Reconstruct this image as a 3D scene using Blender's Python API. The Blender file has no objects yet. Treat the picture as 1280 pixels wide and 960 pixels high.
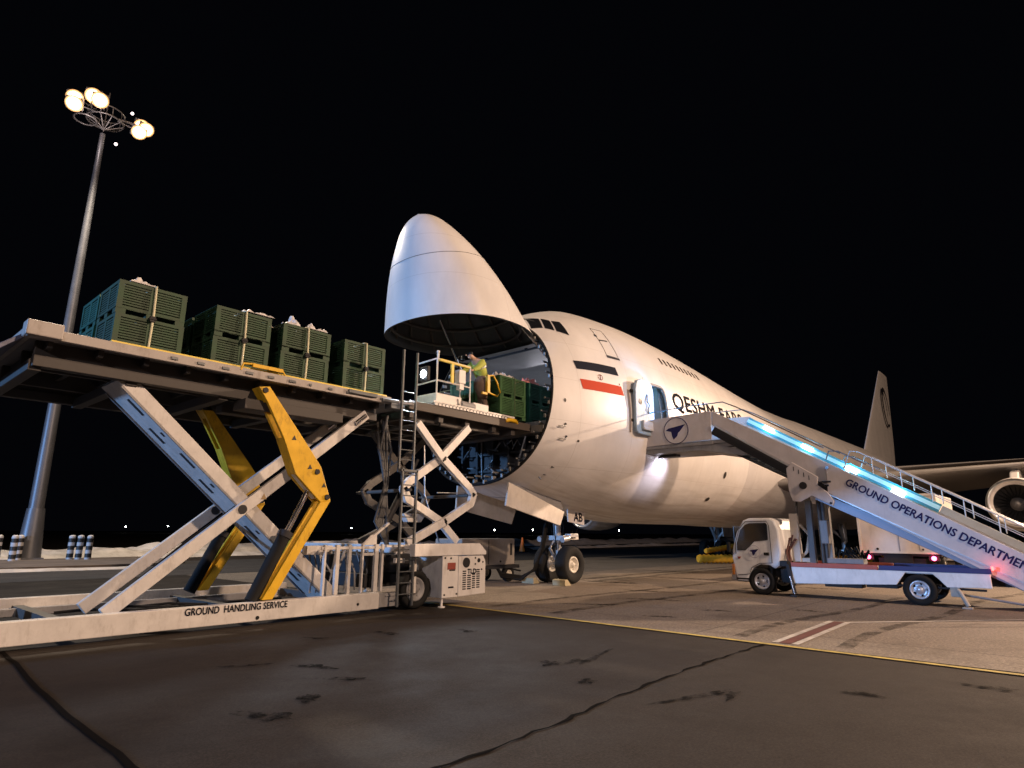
import bpy, bmesh, math, random
import numpy as np
from mathutils import Vector, Matrix, noise
# World frame: X runs aft along the parked airplane (nose tip at 0), Y to its right, Z up, metres.
random.seed(7)
scene = bpy.context.scene
# ------------------------------------------------------------------ camera
hd, pit, rol = 0.725669, 0.233083, 0.0059889
F0 = Vector((math.cos(hd), math.sin(hd), 0)); R0 = Vector((math.sin(hd), -math.cos(hd), 0)); Z0 = Vector((0, 0, 1))
fw_ = F0*math.cos(pit) + Z0*math.sin(pit); up_ = -F0*math.sin(pit) + Z0*math.cos(pit)
cr = R0*math.cos(rol) + up_*math.sin(rol); cu = up_*math.cos(rol) - R0*math.sin(rol)
cam_d = bpy.data.cameras.new('camera'); cam = bpy.data.objects.new('camera', cam_d)
scene.collection.objects.link(cam)
M = Matrix((cr, cu, -fw_)).transposed().to_4x4(); M.translation = Vector((-10.0493, -13.6268, 1.6702))
cam.matrix_world = M
cam_d.sensor_width = 36; cam_d.lens = 36*782.008/1280; cam_d.clip_start = 0.05; cam_d.clip_end = 3000
scene.camera = cam
# ------------------------------------------------------------------ world (moonless night sky)
w = bpy.data.worlds.new("World"); scene.world = w; w.use_nodes = True
bg = w.node_tree.nodes['Background']; bg.inputs[0].default_value = (0.55, 0.62, 1.0, 1); bg.inputs[1].default_value = 0.0016
# ------------------------------------------------------------------ lights: apron floodlights outside the frame
def lamp(name, kind, loc, power, col, target=None, size=0.5, spot=None, blend=0.5):
    d = bpy.data.lights.new(name, kind); d.energy = power; d.color = col
    if kind in ('POINT', 'SPOT'): d.shadow_soft_size = size
    if kind == 'AREA': d.size = size
    if spot: d.spot_size = math.radians(spot); d.spot_blend = blend
    o = bpy.data.objects.new(name, d); scene.collection.objects.link(o); o.location = loc
    if target is not None:
        o.rotation_euler = (Vector(target)-Vector(loc)).to_track_quat('-Z', 'Y').to_euler()
    return o
KEY = lamp('floodlight_warm', 'POINT', (1.5, -44, 25), 61000, (1.0, 0.67, 0.45), size=0.9)
KEY2 = lamp('floodlight_warm_aft', 'SPOT', (44, -24, 17), 95000, (1.0, 0.69, 0.47), target=(8, -8, 0), size=0.5, spot=44, blend=.9)
FILL = lamp('floodlight_blue', 'SPOT', (-50, 17, 8), 80000, (0.24, 0.50, 1.0), target=(0, 4, 6), size=0.8, spot=75)
FILL2 = lamp('floodlight_rear', 'POINT', (-46, -38, 17), 18500, (1.0, 0.84, 0.84), size=1.2)
vs = scene.view_settings
vs.view_transform = 'Standard'; vs.look = 'None'; vs.exposure = 0.16; vs.gamma = 1.0; vs.use_curve_mapping = False

# ------------------------------------------------------------------ materials
MATS = {}
def mat(name, col, rough=0.5, metal=0.0, var=0.18, sc=2.0, bump=0.0, emit=None, es=0.0, dirt=0.0, spec=0.5, trans=0.0):
    if name in MATS: return MATS[name]
    m = bpy.data.materials.new(name); m.use_nodes = True; nt = m.node_tree; N = nt.nodes; L = nt.links
    b = N['Principled BSDF']
    b.inputs['Roughness'].default_value = rough; b.inputs['Metallic'].default_value = metal
    b.inputs['Specular IOR Level'].default_value = spec
    if trans: b.inputs['Transmission Weight'].default_value = trans
    if emit:
        b.inputs['Emission Color'].default_value = (*emit, 1); b.inputs['Emission Strength'].default_value = es
    tc = N.new('ShaderNodeTexCoord')
    n1 = N.new('ShaderNodeTexNoise'); n1.inputs['Scale'].default_value = sc; n1.inputs['Detail'].default_value = 8; n1.inputs['Roughness'].default_value = .62
    L.new(tc.outputs['Object'], n1.inputs['Vector'])
    mr = N.new('ShaderNodeMapRange'); mr.inputs[1].default_value = .3; mr.inputs[2].default_value = .7
    mr.inputs[3].default_value = 1-var; mr.inputs[4].default_value = 1+var*.35
    L.new(n1.outputs['Fac'], mr.inputs[0])
    mx = N.new('ShaderNodeMix'); mx.data_type = 'RGBA'; mx.blend_type = 'MULTIPLY'; mx.inputs[0].default_value = 1
    mx.inputs[6].default_value = (*col, 1)
    cb = N.new('ShaderNodeCombineColor'); 
    for i in range(3): L.new(mr.outputs[0], cb.inputs[i])
    L.new(cb.outputs[0], mx.inputs[7])
    out = mx.outputs[2]
    if dirt > 0:
        n2 = N.new('ShaderNodeTexNoise'); n2.inputs['Scale'].default_value = sc*2.3; n2.inputs['Detail'].default_value = 10; n2.inputs['Roughness'].default_value = .75
        mp = N.new('ShaderNodeMapping'); mp.inputs['Scale'].default_value = (1, 1, .35); mp.inputs['Location'].default_value = (3, 1, 7)
        L.new(tc.outputs['Object'], mp.inputs[0]); L.new(mp.outputs[0], n2.inputs['Vector'])
        r2 = N.new('ShaderNodeMapRange'); r2.inputs[1].default_value = .52; r2.inputs[2].default_value = .72; r2.inputs[4].default_value = dirt
        L.new(n2.outputs['Fac'], r2.inputs[0])
        m2 = N.new('ShaderNodeMix'); m2.data_type = 'RGBA'; m2.inputs[7].default_value = (col[0]*.3+.02, col[1]*.26+.015, col[2]*.22+.01, 1)
        L.new(r2.outputs[0], m2.inputs[0]); L.new(out, m2.inputs[6]); out = m2.outputs[2]
    L.new(out, b.inputs['Base Color'])
    rr = N.new('ShaderNodeMapRange'); rr.inputs[3].default_value = max(.02, rough-.08); rr.inputs[4].default_value = min(1, rough+.12)
    L.new(n1.outputs['Fac'], rr.inputs[0]); L.new(rr.outputs[0], b.inputs['Roughness'])
    if bump:
        bp = N.new('ShaderNodeBump'); bp.inputs['Strength'].default_value = bump; bp.inputs['Distance'].default_value = .02
        L.new(n1.outputs['Fac'], bp.inputs['Height']); L.new(bp.outputs[0], b.inputs['Normal'])
    MATS[name] = m; return m
WHITE = mat('white_paint', (.72, .70, .68), .42, dirt=.45, sc=1.6)
WHITE2 = mat('loader_paint', (.56, .54, .52), .5, dirt=.45, sc=3.4, bump=.06, var=.15)
GALV = mat('galvanised_steel', (.42, .43, .45), .38, metal=.7, dirt=.3, sc=4)
LADD = mat('ladder_steel', (.13, .14, .15), .45, metal=.4, dirt=.4, sc=5)
GREYM = mat('grey_paint', (.24, .24, .25), .5, dirt=.5, sc=3)
DARKM = mat('dark_steel', (.03, .03, .033), .6, metal=.2, dirt=.2, sc=5, spec=.25)
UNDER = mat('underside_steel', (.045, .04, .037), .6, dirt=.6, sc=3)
BLACK = mat('black_rubber', (.012, .012, .012), .75, sc=9, bump=.2, spec=.2)
CHROME = mat('chromed_rod', (.7, .7, .72), .15, metal=1.0, var=.05)
YELLOW = mat('yellow_paint', (.72, .43, .015), .42, dirt=.85, sc=3.2, bump=.12)
YEL2 = mat('yellow_rail_paint', (.75, .58, .10), .5, dirt=.2, sc=4)
SEATR = mat('red_plate', (.28, .05, .03), .5)
GLASS = mat('dark_glass', (.012, .014, .018), .08, var=.05, spec=.8)
RED = mat('red_stripe_paint', (.45, .06, .03), .45, dirt=.2)
BLUEP = mat('navy_stripe_paint', (.02, .02, .09), .4)
INK = mat('dark_lettering_paint', (.012, .012, .018), .85, var=.05, spec=.08)
NAVYINK = mat('navy_lettering_paint', (.02, .02, .085), .8, var=.05, spec=.12)
# airplane skin: white paint, skin joints every few metres, faint streaks
def skin_mat():
    m = bpy.data.materials.new('aircraft_white_skin'); m.use_nodes = True; nt = m.node_tree; N = nt.nodes; L = nt.links
    b = N['Principled BSDF']; b.inputs['Roughness'].default_value = .38; b.inputs['Specular IOR Level'].default_value = .45
    tc = N.new('ShaderNodeTexCoord'); sp = N.new('ShaderNodeSeparateXYZ'); L.new(tc.outputs['Object'], sp.inputs[0])
    def mth(op, a, bb=None):
        n = N.new('ShaderNodeMath'); n.operation = op
        for i, v in enumerate((a, bb)):
            if v is None: continue
            if isinstance(v, (int, float)): n.inputs[i].default_value = v
            else: L.new(v, n.inputs[i])
        return n.outputs[0]
    fx = mth('FRACT', mth('DIVIDE', sp.outputs[0], 2.54)); lx = mth('LESS_THAN', fx, .006)
    fz = mth('FRACT', mth('DIVIDE', mth('ADD', sp.outputs[2], .3), 1.3)); lz = mth('LESS_THAN', fz, .009)
    ln = mth('MAXIMUM', lx, lz)
    mp = N.new('ShaderNodeMapping'); mp.inputs['Scale'].default_value = (.55, .55, .25); L.new(tc.outputs['Object'], mp.inputs[0])
    n1 = N.new('ShaderNodeTexNoise'); n1.inputs['Scale'].default_value = 1.3; n1.inputs['Detail'].default_value = 9; n1.inputs['Roughness'].default_value = .65; L.new(mp.outputs[0], n1.inputs['Vector'])
    mr = N.new('ShaderNodeMapRange'); mr.inputs[1].default_value = .3; mr.inputs[2].default_value = .7; mr.inputs[3].default_value = .82; mr.inputs[4].default_value = 1.02; L.new(n1.outputs['Fac'], mr.inputs[0])
    mp2 = N.new('ShaderNodeMapping'); mp2.inputs['Scale'].default_value = (.25, 4, 1.6); L.new(tc.outputs['Object'], mp2.inputs[0])
    n2 = N.new('ShaderNodeTexNoise'); n2.inputs['Scale'].default_value = 1.6; n2.inputs['Detail'].default_value = 6; L.new(mp2.outputs[0], n2.inputs['Vector'])
    low = N.new('ShaderNodeMapRange'); low.inputs[1].default_value = 4.2; low.inputs[2].default_value = 2.2; low.inputs[3].default_value = 0; low.inputs[4].default_value = .55; L.new(sp.outputs[2], low.inputs[0])
    st = N.new('ShaderNodeMapRange'); st.inputs[1].default_value = .42; st.inputs[2].default_value = .7; L.new(n2.outputs['Fac'], st.inputs[0])
    grime = mth('MULTIPLY', low.outputs[0], st.outputs[0])
    c1 = N.new('ShaderNodeMix'); c1.data_type = 'RGBA'; c1.inputs[6].default_value = (.74, .725, .72, 1); c1.inputs[7].default_value = (.30, .25, .20, 1); L.new(grime, c1.inputs[0])
    c2 = N.new('ShaderNodeMix'); c2.data_type = 'RGBA'; c2.blend_type = 'MULTIPLY'; c2.inputs[0].default_value = 1; L.new(c1.outputs[2], c2.inputs[6])
    cc = N.new('ShaderNodeCombineColor'); [L.new(mr.outputs[0], cc.inputs[i]) for i in range(3)]; L.new(cc.outputs[0], c2.inputs[7])
    c3 = N.new('ShaderNodeMix'); c3.data_type = 'RGBA'; c3.inputs[7].default_value = (.42, .39, .36, 1); L.new(mth('MULTIPLY', ln, .5), c3.inputs[0]); L.new(c2.outputs[2], c3.inputs[6])
    L.new(c3.outputs[2], b.inputs['Base Color'])
    bp = N.new('ShaderNodeBump'); bp.inputs['Strength'].default_value = .12; bp.inputs['Distance'].default_value = .03
    L.new(n1.outputs['Fac'], bp.inputs['Height']); L.new(bp.outputs[0], b.inputs['Normal'])
    return m
SKIN = skin_mat()
WINGP = mat('grey_wing_paint', (.24, .23, .22), .45, dirt=.4, sc=.8)

# ------------------------------------------------------------------ mesh helpers
ORG = {}
def rot_to(d, upv=(0, 0, 1)):
    z = Vector(d).normalized(); u = Vector(upv)
    x = u.cross(z)
    if x.length < 1e-5: x = Vector((1, 0, 0)).cross(z)
    x.normalize(); y = z.cross(x); return Matrix((x, y, z)).transposed()
class MB:
    def __init__(s): s.v = []; s.f = []; s.sm = []
    def add(s, vs, fs, smooth=False):
        b = len(s.v); s.v += [tuple(v) for v in vs]; s.f += [tuple(i+b for i in f) for f in fs]; s.sm += [smooth]*len(fs); return s
    def box(s, a, b, m=None):
        x0, y0, z0 = [min(a[i], b[i]) for i in range(3)]; x1, y1, z1 = [max(a[i], b[i]) for i in range(3)]
        vs = [Vector(p) for p in ((x0,y0,z0),(x1,y0,z0),(x1,y1,z0),(x0,y1,z0),(x0,y0,z1),(x1,y0,z1),(x1,y1,z1),(x0,y1,z1))]
        if m is not None: vs = [m @ p for p in vs]
        return s.add(vs, [(0,3,2,1),(4,5,6,7),(0,1,5,4),(1,2,6,5),(2,3,7,6),(3,0,4,7)])
    def beam(s, p0, p1, w_, h_, up=(0, 0, 1)):   # w_ across, h_ along the up side
        p0 = Vector(p0); p1 = Vector(p1); d = p1-p0; R = rot_to(d, up)
        m = Matrix.Translation(p0) @ R.to_4x4()
        return s.box((-w_/2, -h_/2, 0), (w_/2, h_/2, d.length), m)
    def channel(s, p0, p1, w_, h_, t, up=(0, 0, 1), side=1):
        p0 = Vector(p0); p1 = Vector(p1); d = p1-p0; m = Matrix.Translation(p0) @ rot_to(d, up).to_4x4(); L_ = d.length
        s.box((side*(w_/2-t), -h_/2, 0), (side*w_/2, h_/2, L_), m)
        s.box((-side*w_/2, -h_/2, 0), (side*(w_/2-t), -h_/2+t, L_), m)
        s.box((-side*w_/2, h_/2-t, 0), (side*(w_/2-t), h_/2, L_), m); return s
    def cyl(s, p0, p1, r, seg=16, r1=None, caps=True):
        p0 = Vector(p0); p1 = Vector(p1); R = rot_to(p1-p0); r1 = r if r1 is None else r1
        vs = []
        for p, q in ((p0, r), (p1, r1)):
            vs += [p + R @ Vector((q*math.cos(2*math.pi*i/seg), q*math.sin(2*math.pi*i/seg), 0)) for i in range(seg)]
        s.add(vs, [(i, (i+1) % seg, seg+(i+1) % seg, seg+i) for i in range(seg)], True)
        if caps: s.add(vs, [tuple(range(seg-1, -1, -1)), tuple(range(seg, 2*seg))])
        return s
    def tube(s, pts, r, seg=8, closed=False):
        pts = [Vector(p) for p in pts]; n = len(pts); vs = []
        up = Vector((0.03, .02, 1))
        for i, p in enumerate(pts):
            a = pts[(i-1) % n] if (closed or i > 0) else p; b = pts[(i+1) % n] if (closed or i < n-1) else p
            d = (b-a).normalized()
            u = up if abs(d.dot(up.normalized())) < .97 else Vector((1, 0.05, 0))
            R = rot_to(d, u); rr = r[i] if isinstance(r, (list, tuple)) else r
            vs += [p + R @ Vector((rr*math.cos(2*math.pi*k/seg), rr*math.sin(2*math.pi*k/seg), 0)) for k in range(seg)]
        fs = []
        for i in range(n if closed else n-1):
            j = (i+1) % n
            fs += [(i*seg+k, i*seg+(k+1) % seg, j*seg+(k+1) % seg, j*seg+k) for k in range(seg)]
        s.add(vs, fs, True)
        if not closed: s.add(vs, [tuple(range(seg-1, -1, -1)), tuple(range((n-1)*seg, n*seg))])
        return s
    def prism(s, poly, ax, a, b):     # poly in the two other axes (ordered), from ax=a to ax=b
        def P(u, v, t): q = [u, v]; q.insert(ax, t); return Vector(q)
        n = len(poly); vs = [P(u, v, a) for u, v in poly]+[P(u, v, b) for u, v in poly]
        return s.add(vs, [tuple(range(n-1, -1, -1)), tuple(range(n, 2*n))]+[(i, (i+1) % n, n+(i+1) % n, n+i) for i in range(n)])
    def lathe(s, prof, c, axis=(0, 1, 0), seg=28):
        c = Vector(c); R = rot_to(axis); n = len(prof); vs = []
        for i in range(seg):
            a = 2*math.pi*i/seg
            vs += [c + R @ Vector((r*math.cos(a), r*math.sin(a), z)) for z, r in prof]
        fs = [(i*n+k, ((i+1) % seg)*n+k, ((i+1) % seg)*n+k+1, i*n+k+1) for i in range(seg) for k in range(n-1)]
        return s.add(vs, fs, True)
    def grid(s, fn, nu, nv, smooth=True, flip=False):
        vs = [fn(i/nu, j/nv) for i in range(nu+1) for j in range(nv+1)]
        fs = [(i*(nv+1)+j, (i+1)*(nv+1)+j, (i+1)*(nv+1)+j+1, i*(nv+1)+j+1) for i in range(nu) for j in range(nv)]
        if flip: fs = [f[::-1] for f in fs]
        return s.add(vs, fs, smooth)
    def sph(s, c, r, seg=12, sc=(1, 1, 1)):
        return s.grid(lambda u, v: (c[0]+sc[0]*r*math.sin(math.pi*v)*math.cos(2*math.pi*u), c[1]+sc[1]*r*math.sin(math.pi*v)*math.sin(2*math.pi*u), c[2]+sc[2]*r*math.cos(math.pi*v)), seg, seg//2)
    def build(s, name, m, parent=None, bevel=0.0, recalc=True, label=None):
        me = bpy.data.meshes.new(name); o = bpy.data.objects.new(name, me)
        org = ORG.get(parent, Vector((0, 0, 0))) if parent else Vector((0, 0, 0))
        me.from_pydata([Vector(v)-org for v in s.v], [], s.f)
        for p, sm in zip(me.polygons, s.sm): p.use_smooth = sm
        if recalc:
            bm = bmesh.new(); bm.from_mesh(me); bmesh.ops.recalc_face_normals(bm, faces=bm.faces); bm.to_mesh(me); bm.free()
        me.materials.append(m); scene.collection.objects.link(o)
        if parent: o.parent = parent
        ORG[o] = org
        if bevel:
            md = o.modifiers.new('edge_softening', 'BEVEL'); md.width = bevel; md.segments = 2; md.limit_method = 'ANGLE'; md.angle_limit = math.radians(40)
        if label: o['label'] = label
        return o
def thing(name, label, cat, loc=(0, 0, 0), group=None):
    o = bpy.data.objects.new(name, None); scene.collection.objects.link(o); o.location = loc; o.empty_display_size = .3
    ORG[o] = Vector(loc); o['label'] = label; o['category'] = cat
    if group: o['group'] = group
    return o
def tag(o, label, cat, group=None):
    o['label'] = label; o['category'] = cat
    if group: o['group'] = group
    return o
def struct(o): o['kind'] = 'structure'; return o
KIDS = {}
def copy_tree(root, loc, label, group=None):
    def kids(o): return [c for c in scene.collection.objects if c.parent == o]
    r = root.copy(); scene.collection.objects.link(r); r.location = loc; r['label'] = label
    if group: r['group'] = group
    def rec(src, dst):
        for c in kids(src):
            if c in made: continue
            d = c.copy(); scene.collection.objects.link(d); d.parent = dst; made.add(d); rec(c, d)
    made = set(); rec(root, r); return r
def text_mesh(name, body, m, parent, mapf, size=1.0, width=None, bold=0.0, out=(0, -1, 0), bisect=None, spacing=1.0, sx=1.0):
    c = bpy.data.curves.new(name, 'FONT'); c.body = body; c.size = size; c.space_character = spacing; c.resolution_u = 4
    t = bpy.data.objects.new(name+'_tmp', c); scene.collection.objects.link(t)
    bpy.context.view_layer.update()
    me = bpy.data.meshes.new_from_object(t.evaluated_get(bpy.context.evaluated_depsgraph_get()))
    bpy.data.objects.remove(t)
    bm = bmesh.new(); bm.from_mesh(me)
    xs = [v.co.x for v in bm.verts]; x0, x1 = min(xs), max(xs)
    k = (width/(x1-x0)) if width else sx
    for v in bm.verts: v.co.x = (v.co.x-x0)*k
    if bisect:
        zz = [v.co.y for v in bm.verts]; z = min(zz)+bisect
        while z < max(zz):
            bmesh.ops.bisect_plane(bm, geom=bm.verts[:]+bm.edges[:]+bm.faces[:], plane_co=(0, z, 0), plane_no=(0, 1, 0)); z += bisect
    org = ORG.get(parent, Vector((0, 0, 0)))
    V = [v.co.copy() for v in bm.verts]; bm.verts.index_update(); Fs = [[v.index for v in f.verts] for f in bm.faces]; bm.free()
    VV = []; FF = []   # stroke weight: the same letters laid a hair apart
    for i, (ax_, ay_) in enumerate(((0, 0), (bold, 0), (-bold, 0), (0, bold), (0, -bold)) if bold else ((0, 0),)):
        b0 = len(VV); VV += [Vector(mapf(v.x+ax_, v.y+ay_))-org+Vector(out)*.0012*i for v in V]; FF += [[k+b0 for k in f] for f in Fs]
    me = bpy.data.meshes.new(name); me.from_pydata(VV, [], FF); me.materials.append(m)
    o = bpy.data.objects.new(name, me); scene.collection.objects.link(o); o.parent = parent; ORG[o] = org
    return o
# ------------------------------------------------------------------ ground
def ground_mat(name, col, col2, rough, sc, joints=False, bump=.3):
    m = bpy.data.materials.new(name); m.use_nodes = True; nt = m.node_tree; N = nt.nodes; L = nt.links
    b = N['Principled BSDF']; tc = N.new('ShaderNodeTexCoord'); b.inputs['Specular IOR Level'].default_value = .16
    def nz(s, d, ro=.6, scl=None):
        n = N.new('ShaderNodeTexNoise'); n.inputs['Scale'].default_value = s; n.inputs['Detail'].default_value = d; n.inputs['Roughness'].default_value = ro
        if scl:
            mp = N.new('ShaderNodeMapping'); mp.inputs['Scale'].default_value = scl; mp.inputs['Rotation'].default_value = (0, 0, .4); L.new(tc.outputs['Object'], mp.inputs[0]); L.new(mp.outputs[0], n.inputs['Vector'])
        else: L.new(tc.outputs['Object'], n.inputs['Vector'])
        return n.outputs['Fac']
    def mr(i, a, b_, c, d):
        n = N.new('ShaderNodeMapRange'); 
        for k, v in zip((1, 2, 3, 4), (a, b_, c, d)): n.inputs[k].default_value = v
        L.new(i, n.inputs[0]); return n.outputs[0]
    def mix(f, a, b_, bt='MIX'):
        n = N.new('ShaderNodeMix'); n.data_type = 'RGBA'; n.blend_type = bt
        for i, v in ((0, f), (6, a), (7, b_)):
            if isinstance(v, (tuple, float, int)): n.inputs[i].default_value = v
            else: L.new(v, n.inputs[i])
        return n.outputs[2]
    big = nz(.11, 7, .62); mid = nz(.8, 8, .7); fine = nz(42 if sc > 1 else 20, 5, .85)
    streak = nz(.5, 7, .65, (.25, 1.6, 1))
    c = mix(mr(big, .35, .65, 0, 1), (*col, 1), (*col2, 1))
    c = mix(mr(mid, .48, .75, 0, .55), c, (col[0]*.5, col[1]*.48, col[2]*.46, 1))
    c = mix(mr(streak, .55, .72, 0, .5), c, (col[0]*.55, col[1]*.52, col[2]*.5, 1))
    c = mix(mr(fine, .35, .62, .0, .6), c, (col[0]*1.9, col[1]*1.85, col[2]*1.8, 1))
    c = mix(mr(fine, .62, .42, .0, .45), c, (col[0]*.35, col[1]*.35, col[2]*.35, 1))
    patch_ = nz(.33, 10, .78)
    c = mix(mr(patch_, .52, .66, 0, .6), c, (col[0]*.42, col[1]*.40, col[2]*.38, 1))
    if joints:
        sp = N.new('ShaderNodeSeparateXYZ'); L.new(tc.outputs['Object'], sp.inputs[0])
        def ln(o, off, step, wd):
            a = N.new('ShaderNodeMath'); a.operation = 'ADD'; a.inputs[1].default_value = off; L.new(sp.outputs[o], a.inputs[0])
            w_ = N.new('ShaderNodeMath'); w_.operation = 'MULTIPLY_ADD'; w_.inputs[1].default_value = .12; L.new(mid, w_.inputs[0]); L.new(a.outputs[0], w_.inputs[2])
            d = N.new('ShaderNodeMath'); d.operation = 'DIVIDE'; d.inputs[1].default_value = step; L.new(w_.outputs[0], d.inputs[0])
            f = N.new('ShaderNodeMath'); f.operation = 'FRACT'; L.new(d.outputs[0], f.inputs[0])
            t = N.new('ShaderNodeMath'); t.operation = 'LESS_THAN'; t.inputs[1].default_value = wd/step; L.new(f.outputs[0], t.inputs[0]); return t.outputs[0]
        mx = N.new('ShaderNodeMath'); mx.operation = 'MAXIMUM'; L.new(ln(0, -.4+80, 7.4, .05), mx.inputs[0]); L.new(ln(1, 9.75+80, 7.4, .05), mx.inputs[1])
        m2 = N.new('ShaderNodeMath'); m2.operation = 'MULTIPLY'; m2.inputs[1].default_value = .4; L.new(mx.outputs[0], m2.inputs[0])
        c = mix(m2.outputs[0], c, (.02, .018, .016, 1))
    L.new(c, b.inputs['Base Color'])
    L.new(mr(mid, .3, .7, rough-.12, min(1, rough+.15)), b.inputs['Roughness'])
    ad = N.new('ShaderNodeMath'); ad.operation = 'MULTIPLY_ADD'; ad.inputs[1].default_value = .6; L.new(fine, ad.inputs[0]); L.new(mid, ad.inputs[2])
    bp = N.new('ShaderNodeBump'); bp.inputs['Strength'].default_value = bump; bp.inputs['Distance'].default_value = .012; L.new(ad.outputs[0], bp.inputs['Height']); L.new(bp.outputs[0], b.inputs['Normal'])
    return m
ASPH = ground_mat('asphalt', (.030, .0245, .0205), (.022, .0185, .016), .8, 2)
CONC = ground_mat('apron_concrete', (.225, .195, .165), (.16, .14, .118), .75, 1, joints=True)
FIELD = ground_mat('frozen_field', (.03, .027, .02), (.05, .042, .034), .95, .5)
ROAD = ground_mat('service_road', (.055, .055, .058), (.045, .044, .046), .75, 1)
SNOW = mat('dirty_snow', (.62, .58, .55), .85, var=.35, sc=.9, bump=.8, dirt=.55)
TAR = mat('tar', (.007, .006, .0055), .95, sc=3, spec=.02)
LINEY = mat('yellow_line_paint', (.55, .42, .10), .7, var=.5, sc=5, dirt=.6)
LINEW = mat('white_line_paint', (.55, .52, .48), .7, var=.4, sc=6, dirt=.5)
LINER = mat('red_line_paint', (.13, .032, .022), .7, var=.4, sc=6, dirt=.5)
def sheet(name, x0, y0, x1, y1, z, m, nx=1, ny=1):
    return struct(MB().grid(lambda u, v: (x0+(x1-x0)*u, y0+(y1-y0)*v, z), nx, ny, False).build(name, m))
sheet('ground', -1200, -1200, 1500, 1500, -.012, FIELD)
sheet('asphalt_apron', -60, -90, 110, 31, -.004, ASPH)
sheet('concrete_apron', .5, -90, 90, 12.5, .002, CONC)
sheet('service_road', -60, 12.6, 110, 24.5, .002, ROAD)
def poly_sheet(name, pts, z, m): return struct(MB().add([(x, y, z) for x, y in pts], [tuple(range(len(pts)))]).build(name, m))
def strip(name, pts, wd, z, m):
    P = [Vector((x, y, 0)) for x, y in pts]; vs = []
    for i, p in enumerate(P):
        d = (P[min(i+1, len(P)-1)]-P[max(i-1, 0)]).normalized(); n = Vector((-d.y, d.x, 0)); ww = wd[i] if isinstance(wd, list) else wd
        vs += [(p+n*ww/2)+Vector((0, 0, z)), (p-n*ww/2)+Vector((0, 0, z))]
    return struct(MB().add(vs, [(2*i, 2*i+1, 2*i+3, 2*i+2) for i in range(len(P)-1)]).build(name, m))
def wob(a, b, n, amp, seed):
    r = random.Random(seed); o = []
    for i in range(n+1):
        t = i/n; o.append((a[0]+(b[0]-a[0])*t+r.uniform(-amp, amp)+amp*2*math.sin(t*9+seed), a[1]+(b[1]-a[1])*t+r.uniform(-amp, amp)+amp*2*math.sin(t*7+seed*2)))
    return o
strip('yellow_apron_line', wob((.62, -1.2), (-.15, -30), 60, .004, 3), .115, .0105, LINEY)
strip('asphalt_joint', wob((-6.9, -9.85), (.3, -9.62), 46, .028, 5), [.034+.014*math.sin(i*1.7)+.012*math.sin(i*.6) for i in range(47)], .006, TAR)
strip('asphalt_joint', wob((-7.76, -2.0), (-8.35, -13), 30, .014, 8), .06, .006, TAR)
strip('red_stop_mark', [(.62, -9.9), (3.9, -9.83)], .17, .0105, LINER)
for dy in (.15, -.15): strip('white_mark_border', [(.62, -9.9+dy), (3.95, -9.83+dy)], .10, .0105, LINEW)
strip('white_apron_line', [(3.95, -10.0), (6.9, -12.5), (9.6, -14.7)], .09, .0105, LINEW)
def blob(cx, cy, rx, ry, rot, seed, m=TAR, z=.006, name='tar_patch'):
    r = random.Random(seed); pts = []
    ph = [r.uniform(0, 6) for _ in range(4)]
    for i in range(40):
        a = 2*math.pi*i/40; k = 1+.22*math.sin(3*a+ph[0])+.15*math.sin(5*a+ph[1])+.12*math.sin(8*a+ph[2])+r.uniform(-.12, .12)
        x, y = rx*k*math.cos(a), ry*k*math.sin(a); pts.append((cx+x*math.cos(rot)-y*math.sin(rot), cy+x*math.sin(rot)+y*math.cos(rot)))
    return poly_sheet(name, pts, z, m)
OIL = mat('oil_stain', (.006, .005, .0042), .9, sc=4, var=.4, spec=.04)
def ragged(m, sc, lo, hi):
    nt = m.node_tree; N = nt.nodes; L = nt.links; tc = N.new('ShaderNodeTexCoord'); n = N.new('ShaderNodeTexNoise'); n.inputs['Scale'].default_value = sc; n.inputs['Detail'].default_value = 8; n.inputs['Roughness'].default_value = .7
    mr = N.new('ShaderNodeMapRange'); mr.inputs[1].default_value = lo; mr.inputs[2].default_value = hi
    L.new(tc.outputs['Object'], n.inputs['Vector']); L.new(n.outputs['Fac'], mr.inputs[0]); L.new(mr.outputs[0], N['Principled BSDF'].inputs['Alpha'])
ragged(OIL, 7, .42, .62)
for i, a in enumerate([(-3.1, -8.15, .16, .13, .5), (-2.35, -8.35, .62, .05, .25), (-2.75, -8.3, .2, .07, .2), (-3.35, -10.35, .55, .06, -.3), (-3.1, -10.6, .2, .05, .2), (-2.05, -11.6, .12, .2, .2), (-6.2, -7.45, .18, .1, 1.0), (-5.45, -6.95, .34, .07, -.9),
                       (-5.9, -5.4, .3, .06, -.5), (-.75, -12.6, .1, .25, .1), (-3.0, -4.6, .09, .26, .1), (-3.6, -9.1, .12, .1, .3), (-5.3, -6.1, .1, .3, .3), (-6.8, -7.7, .12, .3, .5), (-1.9, -5.4, .1, .2, 0), (-4.1, -4.2, .08, .22, .4)]):
    blob(*a, 20+i, OIL, .0065, 'oil_stain')
for i, a in enumerate([(5.2, -5.1, .12, .7, .3), (3.1, -4.6, .1, .8, .5), (7.2, -3.9, .12, .9, .2), (2.2, -6.9, .1, .35, .3), (9.4, -1.2, .2, 1.1, .1), (13, -2.2, .2, 1.7, .0), (5.4, -8.8, .12, .3, 0), (4.0, -7.3, .1, .3, .4), (12, -7.2, .15, .8, .1), (17, .8, .2, 1.5, .2)]):
    blob(*a, 60+i, OIL, .0075, 'oil_stain')
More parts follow.
